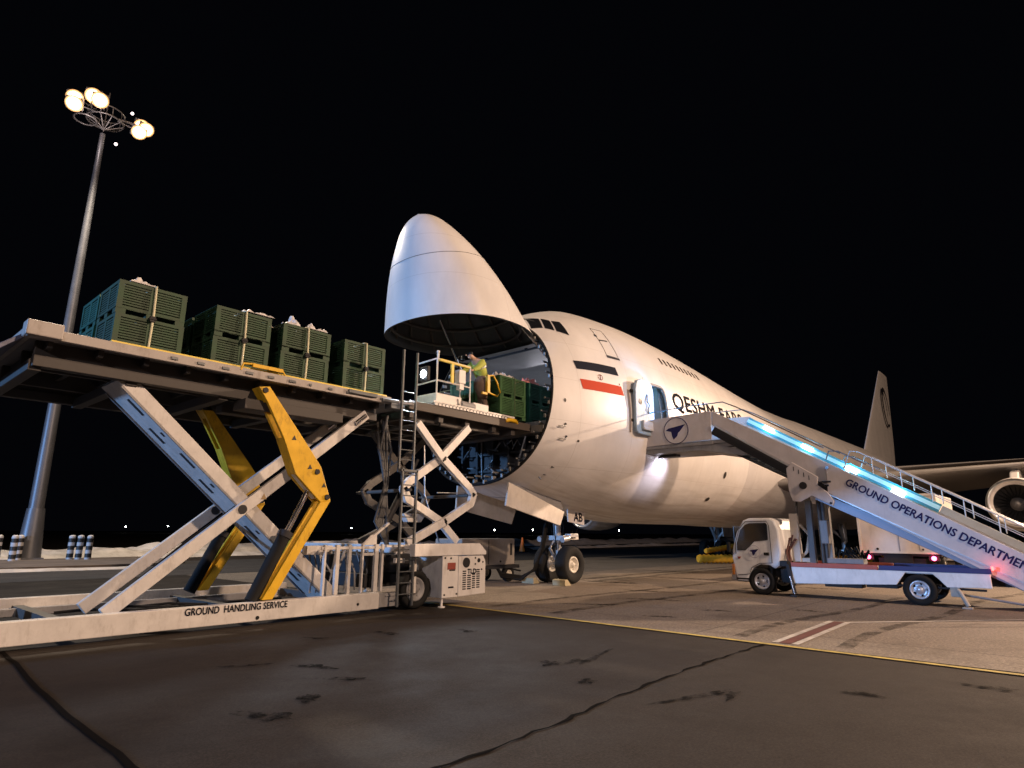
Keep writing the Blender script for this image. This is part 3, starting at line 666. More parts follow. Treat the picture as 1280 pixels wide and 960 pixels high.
ng.tube([(7.68, -.05, 1.9), (6.9, 0, 2.5)], .06, 8).tube([(7.55, 0, 1.45), (7.3, 0, 1.15), (7.62, 0, .8)], .05, 8)
ng.tube([(7.9, .1, 1.5), (8.05, .1, 1.1), (7.88, .05, .75)], .04, 8)
ng.box((7.5, -.42, 1.42), (7.8, .42, 1.58)); ng.cyl((7.7, -.5, 1.5), (7.35, -.5, 1.45), .10, 14); ng.cyl((7.7, .5, 1.5), (7.35, .5, 1.45), .10, 14)
ng.box((7.9, -.45, 1.52), (8.35, -.2, 1.64))
ngo = ng.build('nose_gear', mat('gear_metal', (.5, .5, .5), .38, metal=.45, dirt=.4, sc=6), air, .008)
h_ = MB(); rr_ = random.Random(2)
for k in range(7): h_.tube([(7.6+.1*k % .3, -.15+.05*k, 2.5), (7.55+rr_.uniform(-.2, .3), -.2+.06*k, 1.9), (7.7+rr_.uniform(-.15, .15), -.1+.03*k, 1.1)], .018, 6)
h_.tube([(8.4, -.3, 2.4), (8.62, -.35, 2.05), (8.4, -.3, 1.65)], .03, 8).tube([(8.3, -.2, 2.5), (8.5, -.25, 2.1), (8.3, -.2, 1.7)], .03, 8)
h_.build('hydraulic_hose', BLACK, ngo)
for s in (-1, 1): wheel('wheel', (7.8, s*.46, .62), .62, .44, ngo, hubr=.44)
MB().box((8.02, -.35, 1.44), (8.5, -.1, 1.52)).build('tow_link', HUB, ngo, .01)
GD = mat('gear_door_paint', (.66, .62, .57), .45, dirt=.35, sc=2)
MB().prism([(3.84, 3.12), (3.71, 2.43), (6.31, 1.89), (6.53, 2.33)], 1, -1.22, -1.15).build('gear_door', GD, air, .012)
MB().prism([(4.0, 3.08), (6.45, 2.36), (6.6, 2.42), (6.45, 2.72), (5.0, 3.0)], 1, -1.12, -1.08).build('gear_door_bracket', GREYM, air)
MB().prism([(3.9, 3.12), (3.85, 2.40), (6.5, 1.95), (6.7, 2.4), (6.5, 2.72)], 1, 1.02, 1.09).build('gear_door', GD, air, .012)
pl = MB().prism([(7.33, 2.50), (8.3, 2.45), (8.28, 1.93), (7.37, 2.03)], 1, -.76, -.70).build('strut_door', GD, air, .01)
text_mesh('door_marking', 'AB', INK, pl, lambda u, v: (7.66+u, -.765, 2.06+v-.03*u), size=.42, width=.5, bold=.012)
for (gx_, gy_) in ((33.2, 5.5), (33.2, -5.5), (36.2, 1.9), (36.2, -1.9)):
    mg = MB(); mg.cyl((gx_, gy_, .6), (gx_, gy_, 3.0), .2, 14).box((gx_-.75, gy_-.1, .5), (gx_+.75, gy_+.1, .7))
    mg.tube([(gx_, gy_, 1.1), (gx_-1.5, gy_, 2.9)], .1, 8).tube([(gx_, gy_, 1.0), (gx_+.9, gy_, 2.8)], .08, 8).tube([(gx_, gy_, 1.3), (gx_, gy_+(1.3 if gy_ < 0 else -1.3), 2.6)], .1, 8)
    mo = mg.build('main_gear', MATS['gear_metal'], air)
    for dx in (-.73, .73):
        for dy in (-.56, .56): wheel('wheel', (gx_+dx, gy_+dy, .62), .62, .46, mo, hubr=.44)
    MB().prism([(gx_-1.2, 2.6), (gx_+1.0, 2.6), (gx_+.9, 1.4), (gx_-1.1, 1.5)], 1, gy_+(.9 if gy_ < 0 else -.96), gy_+(.96 if gy_ < 0 else -.9)).build('gear_door', GD, air)

# ------------------------------------------------------------------ cargo loader
ld = thing('cargo_loader', 'tall white double scissor cargo loader with yellow lever arms in front of open airplane nose', 'cargo loader', (-3.5, 0, 0))
bf = MB()
for y0, y1 in ((-2.15, -1.93), (1.68, 1.9)): bf.box((-12.5, y0, .07), (-1.36, y1, .40))
for y0, y1 in ((-1.93, -1.86), (1.61, 1.68)): bf.box((-12.5, y0, .07), (-1.36, y1, .12))
base = bf.build('base_frame', WHITE2, ld, .012)
text_mesh('frame_lettering', 'GROUND  HANDLING SERVICE', INK, base, lambda u, v: (-5.36+u, -2.154, .275+v), size=.165, width=1.86, bold=.004)
sp_ = MB(); sp_.cyl((-4.07, -2.156, .13), (-4.07, -2.14, .13), .035, 12).cyl((-1.9, -2.156, .2), (-1.9, -2.14, .2), .03, 10); sp_.build('frame_hole', BLACK, base)
cm_ = MB()
for x in (-12.2, -9.0, -6.9, -4.1, -1.5): cm_.box((x-.09, -1.85, .12), (x+.09, 1.6, .28))
cm_.build('cross_members', UNDER, ld)
MB().box((-12.5, -.95, .10), (-2, -.8, .2)).box((-12.5, 1.2, .12), (-2, 1.33, .26)).build('inner_rail', GREYM, ld, .01)
eb = MB(); eb.box((-1.35, -2.13, .09), (-.62, -1.9, .37)); eb.box((-1.2, -2.15, .3), (-.7, -2.13, .34)); eb.box((-.95, -2.16, .2), (-.62, -2.13, .25)); eb.build('frame_end_bracket', GREYM, ld, .012)
ct = MB()
for x in (-6.6, -5.9, -5.2): ct.tube([(x, .4, .22), (x+.5, .3, .25), (x+1.1, -.2, .22), (x+2.6, -.3, .24)], .028, 6)
ct.build('hydraulic_line', BLACK, ld)
up_b = (1, 0, .8)
def sleg(p0, p1, y0, y1, h, m=WHITE2, name='scissor_leg'):
    a = Vector((p0[0], 0, p0[1])); b = Vector((p1[0], 0, p1[1])); d = (b-a).normalized(); n = Vector((-d.z, 0, d.x))*h/2; e = d*.12
    o = MB().prism([((a-e+n).x, (a-e+n).z), ((b+e+n).x, (b+e+n).z), ((b+e-n).x, (b+e-n).z), ((a-e-n).x, (a-e-n).z)], 1, y0, y1).build(name, m, ld, .014); return o
for y0 in (-1.74, -.58):
    lg = sleg((-6.35, .42), (-1.75, 4.22), y0, y0+.11, .22)
    MB().cyl((-4.36, y0-.02, 2.07), (-4.36, y0+.0, 2.07), .085, 18).build('pivot_pin', DARKM, lg)
    MB().cyl((-1.98, y0-.03, 4.04), (-1.72, y0-.03, 4.25), .05, 10).build('bearing_end', CHROME, lg)
lgA = sleg((-6.55, 4.20), (-2.2, .42), -1.58, -.72, .25)
# lightening slots on the underside of the wide leg
a = Vector((-6.55, 0, 4.20)); b = Vector((-2.2, 0, .42)); d = (b-a).normalized(); n = Vector((d.z, 0, -d.x)); n = n if n.z < 0 else -n
n0 = n
sl = MB()
for k in range(8):
    t = .45+k*.66; p = a+d*t+n*.127
    if k in (4,): continue
    Rm = Matrix((d, Vector((0, 1, 0)), n)).transposed().to_4x4(); Rm.translation = p
    yy = -1.30 if k % 2 == 0 else -1.05
    sl.box((-.19, yy-.05, -.001), (.19, yy+.05, .004), Rm)
    if k % 2: sl.box((-.05, -1.36, -.001), (.05, -1.28, .004), Rm)
sl.build('lightening_slots', DARKM, lgA)
ln_ = MB()
Rm = Matrix((d, Vector((0, 1, 0)), n)).transposed().to_4x4(); Rm.translation = a+n*.125
for y in (-1.56, -.74): ln_.box((0, y-.02, 0), (5.7, y+.02, .03), Rm)
ln_.build('leg_flange', GREYM, lgA, .006)
UA = [(-4.43, 4.41), (-4.21, 4.45), (-3.17, 3.25), (-2.94, 2.97), (-2.66, 2.29), (-2.90, 2.25), (-3.5, 2.78), (-3.83, 3.49), (-4.23, 4.14)]
LA = [(-2.90, 2.25), (-2.66, 2.29), (-3.76, .42), (-3.97, .42)]
for y0, y1, ins in ((-2.06, -1.98, 1), (.70, .78, -1)):
    s = ins; arm = MB(); arm.prism(UA, 1, y0, y1); arm.prism(UA, 1, y0+.24, y1+.24)
    arm.prism([(-4.43, 4.41), (-4.23, 4.14), (-4.15, 4.16), (-4.35, 4.42)], 1, y1, y0+.24); arm.prism([(-3.83, 3.49), (-3.5, 2.78), (-3.44, 2.8), (-3.77, 3.5)], 1, y1, y0+.24)
    arm.prism([(-3.17, 3.25), (-2.94, 2.97), (-2.98, 2.93), (-3.21, 3.2)], 1, y1, y0+.24)
    ao = arm.build('lever_arm', YELLOW, ld, .01)
    MB().prism([(-3.80, 3.44), (-3.5, 2.80), (-2.98, 2.32), (-2.93, 2.36), (-3.43, 2.83), (-3.72, 3.46)], 1, y1+.012, y0+.228).build('inner_plate', mat('cream_paint', (.66, .60, .52), .5, dirt=.3), ao)
    for px_, pz_ in ((-2.76, 2.36), (-3.03, 2.86), (-4.3, 4.36)): MB().cyl((px_, y0-.03, pz_), (px_, y0+.34, pz_), .055, 14).build('lever_pin', DARKM, ao)
    lo = MB().prism(LA, 1, y0, y1).prism(LA, 1, y0+.24, y1+.24).build('lower_lever', YELLOW, ld, .01)
    cy = MB().cyl((-4.10, y0+.16, .40), (-3.53, y0+.16, 1.60), .125, 20).build('hydraulic_cylinder', BLACK, ld)
    MB().cyl((-3.53, y0+.16, 1.60), (-3.02, y0+.16, 2.68), .055, 16).build('piston_rod', CHROME, cy)
    MB().cyl((-3.55, y0+.16, 1.55), (-3.50, y0+.16, 1.66), .14, 20).build('cylinder_head', DARKM, cy)
    MB().tube([(-3.52, y0+.28, 1.60), (-3.35, y0+.32, 1.9), (-3.4, y0+.33, 1.2), (-4.05, y0+.30, .4)], .016, 6).build('hydraulic_hose', BLACK, cy)
# small fittings on the lever arms and legs
for k, (x, z) in enumerate(((-3.2, 2.95), (-3.6, 3.5), (-2.85, 2.6))):
    MB().prism([(x-.05, z-.05), (x+.05, z-.04), (x, z+.05)], 1, -2.066, -2.061).build('warning_sticker', mat('sticker_black', (.02, .02, .02), .5), ld)
MB().prism([(-4.02, 2.27), (-3.90, 2.28), (-3.96, 2.39)], 1, -1.746, -1.741).build('warning_sticker', mat('sticker_brown', (.25, .17, .08), .5), ld)
cb_ = MB()
for o_ in (.0, .035, .07): cb_.tube([(-6.2+o_, -1.50, .62), (-5.2+o_, -1.48, 1.50), (-4.5+o_, -1.47, 2.04), (-3.2+o_, -1.48, 3.12), (-2.0+o_, -1.5, 4.12)], .014, 6)
cb_.build('hydraulic_line', BLACK, ld)
# raised platform
XL, XR = -8.15, -1.27
pf = MB()
for s, y in ((-1, -2.1), (1, 2.1)):
    pf.box((XL, y, 4.55), (XR, y-s*.10, 4.71)); pf.box((XL, y-s*.10, 4.62), (XR, y-s*.16, 4.66))
pf.box((XL, -2.0, 4.6), (XL+.12, 2.0, 4.74)); pf.box((XR-.12, -2.0, 4.58), (XR, 2.0, 4.68))
plat = pf.build('platform', mat('worn_platform_paint', (.36, .33, .31), .5, dirt=.6, sc=2.4), ld, .01)
MB().box((-8.18, -2.14, 4.56), (-7.70, -1.86, 4.80)).build('platform_corner_block', mat('worn_platform_paint', (.36, .33, .31)), ld, .02)
dk = MB(); dk.box((XL+.12, -2.0, 4.60), (XR-.12, 2.0, 4.625)); dk.build('platform_deck', GREYM, ld)
rl = MB()
for k in range(24):
    x = -7.8+k*.27
    for y in (-1.45, -.5, .5, 1.45): rl.cyl((x, y-.36, 4.70), (x, y+.36, 4.70), .045, 8)
rl.build('deck_rollers', GALV, ld)['kind'] = 'stuff'
ub = MB()
for y in (-1.62, 1.62): ub.box((-7.95, y-.09, 4.18), (XR-.1, y+.09, 4.36)); ub.box((-7.95, y-.05, 4.36), (XR-.1, y+.05, 4.6))
for y in (-.75, .75): ub.box((-7.95, y-.05, 4.30), (XR-.1, y+.05, 4.6))
for k in range(10): x = -7.8+k*.70; ub.box((x-.04, -1.9, 4.45), (x+.04, 1.9, 4.6))
for x in (-7.9, -6.5, -4.9, -3.2, -1.6): ub.box((x-.09, -1.62, 4.12), (x+.09, 1.62, 4.30))
ub.box((-4.6, -1.9, 3.98), (-2.4, -1.4, 4.18)); ub.box((-4.6, -.9, 4.02), (-2.4, -.6, 4.18))
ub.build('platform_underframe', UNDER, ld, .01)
fl_ = MB(); fl_.beam((-8.12, 0, 4.63), (-8.5, 0, 4.36), 3.9, .06, (0, 1, 0)) if False else fl_.prism([(-8.12, 4.66), (-8.12, 4.58), (-8.48, 4.26), (-8.52, 4.32)], 1, -1.85, 2.05)
fl_.build('end_flap', mat('blue_grey_paint', (.12, .13, .2), .5, dirt=.3), ld, .01)
yr = MB(); yr.box((-7.02, -2.03, 4.715), (-1.35, -1.97, 4.755)); yr.build('side_guide', YEL2, ld, .006)
yg = MB(); yg.tube([(-4.84, -2.09, 4.66), (-4.80, -2.09, 4.80), (-4.6, -2.09, 4.82), (-4.0, -2.09, 4.80), (-3.94, -2.09, 4.72)], .022, 8).box((-4.62, -2.12, 4.76), (-4.0, -2.06, 4.83)); yg.build('guide_handle', YELLOW, ld)
det = MB(); rr_ = random.Random(5)
for k in range(11): x = -6.1+k*.45; det.box((x, -2.125, 4.6), (x+.06+.1*rr_.random(), -2.1, 4.65))
det.box((-2.45, -2.16, 4.62), (-1.7, -2.1, 4.70)); det.cyl((-1.55, -2.12, 4.6), (-1.1, -2.12, 4.62), .05, 10); det.box((-1.3, -2.15, 4.45), (-.95, -1.9, 4.6))
det.build('edge_fittings', LADD, ld, .006)
jn = MB(); jn.beam((-1.32, -1.9, 4.62), (-.45, -1.9, 4.72), .08, .08).beam((-1.32, 1.9, 4.62), (-.45, 1.9, 4.72), .08, .08).box((-1.25, -1.8, 4.58), (-.62, 1.8, 4.64)).build('transfer_plate', GREYM, ld, .008)
# ladder
la = MB()
for x in (-1.13, -.72):
    la.box((x-.02, -2.34, 2.98), (x+.02, -2.28, 5.86))
    la.box((x+.03, -2.42, .10), (x+.075, -2.36, 3.08))
for k in range(9): z = 3.05+k*.225; la.cyl((-1.13, -2.31, z), (-.72, -2.31, z), .014, 8)
for k in range(12): z = .35+k*.235; la.cyl((-1.08, -2.39, z), (-.66, -2.39, z), .014, 8)
la.box((-1.13, -2.42, 3.0), (-.65, -2.3, 3.05))
la.build('ladder', LADD, ld, .004)
# front chassis
chs = MB()
chs.box((-.80, -2.6, 1.14), (1.25, -2.42, 1.41)); chs.prism([(1.25, 1.14), (1.47, 1.14), (1.47, 1.22), (1.25, 1.41)], 1, -2.6, -2.42)
chs.box((-.80, 2.0, 1.14), (1.45, 2.2, 1.41)); chs.box((-.8, -2.42, 1.2), (-.65, 2.0, 1.38)); chs.box((1.2, -2.42, 1.2), (1.35, 2.0, 1.38))
chassis = chs.build('chassis', WHITE, ld, .012)
MB().box((-1.3, -1.5, .45), (1.35, 1.6, .75)).box((-1.2, -1.6, .75), (-.1, 1.5, 1.15)).build('chassis_body', DARKM, ld, .02)
fb2 = MB()
for x, wd in ((-2.62, .05), (-2.32, .09), (-2.02, .07), (-1.69, .04), (-1.33, .10), (-1.17, .06)): fb2.box((x-wd/2, -1.95, .40), (x+wd/2, -1.87, 1.40))
fb2.box((-2.7, -1.93, 1.30), (-1.1, -1.89, 1.36)); fb2.box((-1.7, -1.92, 1.16), (-1.3, -1.89, 1.22)); fb2.box((-2.9, -1.7, 1.2), (-2.3, -1.5, 1.38))
fb2.beam((-1.66, -1.85, 1.38), (-.98, -1.85, 1.86), .05, .08, (0, 1, 0)); fb2.prism([(-1.7, 1.38), (-1.3, 1.38), (-1.3, 1.62), (-1.45, 1.6)], 1, -1.88, -1.84)
fb2.build('front_guard_frame', WHITE2, ld, .008)
fb3 = MB(); fb3.box((-1.27, -2.2, 1.34), (-.28, -2.14, 1.39)).box((-1.0, -2.2, 1.18), (-.33, -2.14, 1.24)).box((-.56, -2.3, .34), (-.48, -2.22, 1.1)).box((-1.0, -2.2, 1.0), (-.75, -2.1, 1.1)).build('step_frame', WHITE, ld, .006)
ht = MB(); rr_ = random.Random(11)
for k in range(12): x = -2.6+k*.14; ht.tube([(x, -1.4, .42), (x+rr_.uniform(-.1, .1), -1.45, .8), (x+rr_.uniform(-.2, .25), -1.2, 1.25)], .02+.01*rr_.random(), 6)
ht.build('hose_bundle', GREYM, ld)
box = MB(); box.box((.05, -2.58, .21), (.545, -1.7, 1.13)); box.prism([(.555, .21), (1.46, .24), (1.46, .98), (1.38, 1.12), (.555, 1.12)], 1, -2.585, -1.7)
pwr = box.build('power_unit', WHITE, ld, .012)
gr = MB()
for cx_, w_, z0, z1 in ((.74, .11, .36, .80), (.90, .12, .36, .70), (1.05, .10, .38, .70), (1.20, .11, .38, .82)):
    z = z0
    while z < z1: gr.box((cx_-w_/2, -2.59, z), (cx_+w_/2, -2.582, z+.028)); z += .05
gr.build('grille', BLACK, pwr)
gg = MB(); gg.cyl((.80, -2.60, .97), (.80, -2.57, .97), .115, 24); gg.cyl((1.22, -2.595, 1.01), (1.22, -2.57, 1.01), .05, 16)
for x, z in ((1.10, 1.07), (1.10, .93), (1.36, .97), (1.32, .80), (.12, 1.09), (.3, 1.08), (.12, .28), (.5, .28)): gg.cyl((x, -2.595, z), (x, -2.57, z), .022, 10)
gg.box((.26, -2.59, .80), (.44, -2.57, .825)); gg.box((.24, -2.59, .42), (.40, -2.57, .455)); gg.build('gauge_set', DARKM, pwr)
MB().box((.20, -2.59, .83), (.45, -2.572, .98)).build('warning_plate', mat('red_brown_plate', (.30, .07, .05), .5), pwr)
text_mesh('maker_lettering', 'TLD', INK, pwr, lambda u, v: (.84+u, -2.592, .715+v), size=.155, width=.29, bold=.006)
wh = MB().lathe([(0, .245), (.012, .24), (.012, .205), (0, .2)], (.80, -2.6, .97), (0, -1, 0), 20)
for y, rr2 in ((-2.18, .40), (1.9, .40)):
    wo = wheel('wheel', (-.47, y, .42), .42, .28, ld, hubr=.62, hubm=GREYM)
for y in (-2.0, 1.8): wheel('wheel', (-9.5, y+.5*(1 if y < 0 else -1), .42), .42, .28, ld, hubr=.6, hubm=GREYM)
for x, y in ((.12, -2.5), (1.3, 2.0)): MB().cyl((x, y, .0), (x, y, .3), .03, 10).cyl((x, y, 0), (x, y, .03), .08, 12).build('stabiliser_foot', WHITE, ld)
# two-stage scissor under the bridge
def sleg2(P, y0, y1, h, m=WHITE, name='bridge_scissor_leg'):
    b_ = MB()
    for p, q_ in zip(P, P[1:]):
        a = Vector((p[0], 0, p[1])); b = Vector((q_[0], 0, q_[1])); d = (b-a).normalized(); n = Vector((-d.z, 0, d.x))*h/2; e = d*.04
        b_.prism([((a-e+n).x, (a-e+n).z), ((b+e+n).x, (b+e+n).z), ((b+e-n).x, (b+e-n).z), ((a-e-n).x, (a-e-n).z)], 1, y0, y1)
    return b_.build(name, m, ld, .012)
for yo in (-2.02, -.2):
    k = 1 if yo < -1 else -1; WHITE_ = WHITE if yo < -1 else mat('shaded_leg_paint', (.10, .095, .09), .6, dirt=.5)  # far legs: shade put into a darker copy of the paint
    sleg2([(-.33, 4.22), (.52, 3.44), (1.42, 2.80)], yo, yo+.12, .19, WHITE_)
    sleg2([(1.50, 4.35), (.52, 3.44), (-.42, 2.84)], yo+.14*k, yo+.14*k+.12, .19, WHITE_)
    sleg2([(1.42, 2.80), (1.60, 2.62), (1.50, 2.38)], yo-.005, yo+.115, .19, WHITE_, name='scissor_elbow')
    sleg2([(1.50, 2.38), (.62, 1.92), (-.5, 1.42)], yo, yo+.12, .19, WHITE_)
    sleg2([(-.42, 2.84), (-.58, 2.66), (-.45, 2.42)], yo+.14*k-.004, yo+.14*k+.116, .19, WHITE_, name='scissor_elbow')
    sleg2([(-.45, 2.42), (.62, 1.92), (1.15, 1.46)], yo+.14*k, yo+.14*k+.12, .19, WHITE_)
    for x, z in ((.52, 3.44), (.62, 1.92), (1.55, 2.6), (-.53, 2.63)): MB().cyl((x, yo-.025, z), (x, yo+.30, z), .035, 12).build('pivot_pin', DARKM, ld)
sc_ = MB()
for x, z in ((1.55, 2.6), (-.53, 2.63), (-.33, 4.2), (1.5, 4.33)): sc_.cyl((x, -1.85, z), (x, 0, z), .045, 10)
sc_.build('cross_tube', mat('shaded_leg_paint', (.10, .095, .09)), ld)
MB().tube([(.9, -1.5, 1.4), (.62, -1.2, 2.6), (.8, -.9, 3.9)], .02, 6).tube([(.5, -1.8, 2.62), (1.5, -1.8, 2.66)], .015, 6).build('cylinder_line', GALV, ld)
MB().prism([(-.35, 2.1), (.35, 2.1), (.2, 1.9), (-.2, 1.9)], 1, -1.6, -1.4).build('scissor_gusset', WHITE, ld, .01)
MB().cyl((-.2, -.3, 1.3), (.6, -.3, 2.7), .09, 14).cyl((.6, -.3, 2.7), (1.1, -.3, 3.6), .05, 12).build('bridge_cylinder', DARKM, ld)
rg_ = random.Random(8); hb = MB()
for k in range(9): hb.tube([(-.9, -1.5+.05*k, 4.4), (-.95+rg_.uniform(-.2, .2), -1.5, 3.6), (-.75, -1.4, 2.7+rg_.uniform(-.3, .3)), (-.95+rg_.uniform(-.2, .2), -1.5, 1.9), (-.7, -1.5, 1.3)], .03, 6)
hb.build('hose_loop', mat('dull_hose', (.07, .07, .07), .6), ld)
# bridge
bd = MB(); bd.box((-.55, -1.85, 4.66), (4.05, 1.85, 4.74)); bd.box((-.55, -1.87, 4.58), (4.05, -1.79, 4.80)); bd.box((-.55, 1.79, 4.58), (4.05, 1.87, 4.80))
bridge = bd.build('bridge_platform', mat('brown_grey_steel', (.07, .055, .045), .6, dirt=.5, sc=2), ld, .01)
ub = MB()
for y in (-1.5, -.5, .5, 1.5): ub.box((-.5, y-.08, 4.38), (3.0, y+.08, 4.66))
for x in (-.35, .6, 1.55, 2.6, 3.4): ub.box((x-.08, -1.75, 4.40), (x+.08, 1.75, 4.60))
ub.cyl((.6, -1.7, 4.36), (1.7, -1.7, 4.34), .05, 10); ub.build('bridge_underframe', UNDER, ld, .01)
th_ = MB()
for k in range(22): x = .25+k*.125; th_.prism([(x, 4.80), (x+.10, 4.80), (x+.075, 4.87), (x+.005, 4.885)], 1, -1.9, -1.84)
th_.box((.2, -1.9, 4.86), (3.3, -1.80, 4.91)); th_.build('toothed_edge', WHITE, ld)
bx = MB(); bx.box((.40, -1.76, 4.92), (1.30, -.95, 5.17)); bx.box((1.75, -1.76, 4.90), (2.35, -1.2, 5.12)); bx.build('control_box', WHITE, ld, .02)
MB().cyl((1.3, -1.7, 5.0), (1.8, -1.7, 4.98), .11, 16).build('motor_housing', GREYM, ld)
cg = MB()
C1, C2, C3, C4 = (.42, -1.74), (.42, -.92), (1.62, -1.74), (1.62, -.92)
for c in (C1, C2, C3): cg.cyl((*c, 4.9), (*c, 6.08), .022, 8)
for z in (6.08, 5.5): cg.tube([(*C2, z-.02), (*C1, z), (*C3, z)], .024, 8)
cg.cyl((.44, -1.74, 6.08), (.44, -1.74, 6.24), .03, 8); cg.sph((.44, -1.74, 6.26), .045, 10)
cage = cg.build('operator_cage', WHITE, ld)
MB().box((.90, -1.77, 5.5), (1.0, -1.72, 6.05)).box((.5, -1.76, 6.03), (1.6, -1.70, 6.10)).build('padded_rail', YEL2, cage, .01)
ps = MB(); ps.box((1.16, -1.80, 5.55), (1.40, -1.62, 5.92)); ps.box((1.2, -1.78, 5.38), (1.36, -1.64, 5.55)); ps.tube([(1.27, -1.72, 5.4), (1.27, -1.72, 5.12), (1.16, -1.76, 5.08), (1.18, -1.78, 4.95)], .035, 8)
ps.build('control_pedestal', WHITE, ld, .02)
MB().tube([(2.36, -1.72, 5.98), (2.56, -1.72, 6.03), (2.72, -1.72, 5.86), (2.86, -1.72, 5.58), (2.74, -1.72, 5.45), (2.36, -1.72, 5.50)], .026, 8).box((2.30, -1.76, 5.42), (2.40, -1.68, 6.0)).box((2.1, -1.76, 5.42), (2.4, -1.70, 5.48)).build('safety_gate', YELLOW, ld)
MB().tube([(2.95, -1.85, 4.76), (3.1, -1.9, 4.80), (3.35, -1.88, 4.80), (3.5, -1.8, 4.74)], .06, 8).build('yellow_hose', YELLOW, ld)
bk = MB().box((.30, -1.50, 5.52), (.40, -1.18, 5.9)).build('work_lamp', DARKM, ld, .01)
MB().cyl((.30, -1.34, 5.70), (.285, -1.34, 5.70), .10, 16).build('lamp_glass', mat('work_lamp_glow', (.9, .9, .9), emit=(.80, .9, 1.0), es=90), bk)
lamp('work_light', 'SPOT', (.22, -1.34, 5.70), 1500, (.78, .88, 1.0), target=(-3, -2.6, 4.7), size=.1, spot=150)
MB().cyl((-.48, -1.8, 4.72), (-.48, -1.86, 4.72), .04, 10).build('marker_lamp', mat('marker_glow', (.9, .9, .9), emit=(1, .95, .85), es=8), ld)
sc2 = MB(); sc2.box((-.1, .2, 4.9), (0, 1.0, 5.9)); sc2.box((2.9, 1.3, 4.8), (3.1, 1.5, 5.3)); sc2.build('far_side_post', GREYM, ld, .01)

# ------------------------------------------------------------------ crates
GRN = mat('green_plastic', (.016, .056, .022), .6, var=.5, sc=2, dirt=.45)
TEAL = mat('teal_plastic', (.012, .095, .062), .5, var=.5, sc=3, dirt=.3)
def crate_proto(m):
    t = thing('plastic_crate', 'x', 'crate', (0, 0, 0)); b_ = MB(); W, D, H = 1.14, 1.02, .61
    for x in (-W/2, W/2-.09):
        for y in (-D/2, D/2-.09): b_.box((x, y, .08), (x+.09, y+.09, H))
    b_.box((-W/2, -D/2, .085), (W/2, D/2, .11))
    for s in (-1, 1):
        for z0, z1 in ((.085, .15), (H-.06, H)):
            b_.box((-W/2+.09, s*D/2, z0), (W/2-.09, s*(D/2-.05), z1)); b_.box((s*W/2, -D/2+.09, z0), (s*(W/2-.05), D/2-.09, z1))
        b_.box((-.05, s*(D/2-.005), .15), (.05, s*(D/2-.05), H-.06)); b_.box((s*(W/2-.005), -.05, .15), (s*(W/2-.05), .05, H-.06))
        for k in range(8):
            z = .175+k*.047
            for x0, x1 in ((-W/2+.09, -.05), (.05, W/2-.09)): b_.box((x0, s*(D/2-.012), z), (x1, s*(D/2-.036), z+.030))
            for y0, y1 in ((-D/2+.09, -.05), (.05, D/2-.09)): b_.box((s*(W/2-.012), y0, z), (s*(W/2-.036), y1, z+.030))
    b_.build('crate_walls', m, t)
    b_ = MB(); b_.box((-W/2+.05, -D/2+.05, .11), (W/2-.05, D/2-.05, H-.12)); b_.build('crate_contents', mat('dark_contents', (.02, .035, .02), .8, var=.5, sc=6), t)
    b_ = MB()
    for x in (-W/2, -.08, W/2-.16):
        for y in (-D/2, -.08, D/2-.16): b_.box((x, y, 0), (x+.16, y+.16, .085))
    b_.build('crate_feet', m, t); return t
PG = crate_proto(GRN); PT = crate_proto(TEAL); PL = crate_proto(mat('lit_green_plastic', (.05, .13, .045), .55, var=.5, sc=3, dirt=.35))  # last one: lighter green copy carries the light in the nose
units = [(-6.36, 'leftmost', 'at the outer end of the raised platform'), (-4.67, 'second', 'second load from the left on the raised platform'), (-3.28, 'third', 'third load from the left on the raised platform'), (-1.76, 'fourth', 'load nearest the ladder on the raised platform')]
hold = [(3.52, 'on the bridge just inside the airplane nose'), (4.82, 'in the airplane hold behind the bridge load'), (6.1, 'deep in the airplane hold')]
rows = ((-1.15, 'near side'), (-.02, 'far side'))
first = {'g': True, 't': True}
def put(kind, loc, lab, grp):
    p = {'g': PG, 't': PT, 'l': PL}[kind]
    c = copy_tree(p, loc, lab, grp); return c
for i, (x, nm, wh) in enumerate(units):
    for y, rn in rows:
        for lv in (0, 1):
            kind = 't' if (i == 0 and y > -1) else 'g'
            c = put(kind, (x+random.uniform(-.01, .01), y+random.uniform(-.02, .02), 4.745+lv*.612),
                    f"{'upper' if lv else 'lower'} {'teal' if kind == 't' else 'green'} slatted crate, {rn}, {wh}", 'slatted crates on the loader platform'); c.rotation_euler.z = random.uniform(-.008, .008)
for i, (x, wh) in enumerate(hold):
    for y, rn in rows:
        for lv in (0, 1):
            put('t' if i > 0 else 'l', (x, y*.98, 4.92+lv*.612), f"{'upper' if lv else 'lower'} {'teal' if i else 'green'} slatted crate, {rn}, {wh}", 'slatted crates inside the airplane')
for p in (PG, PT, PL):
    for c in [c for c in scene.collection.objects if c.parent == p]: bpy.data.objects.remove(c)
    bpy.data.objects.remove(p)
STRAP = mat('cargo_strap_webbing', (.62, .60, .42), .7, var=.1)
lb = ['pale cargo strap down the leftmost load of green crates', 'pale cargo strap down the second load of crates from the left', 'pale cargo strap down the third load of crates from the left', 'pale cargo strap on the crate load nearest the ladder']
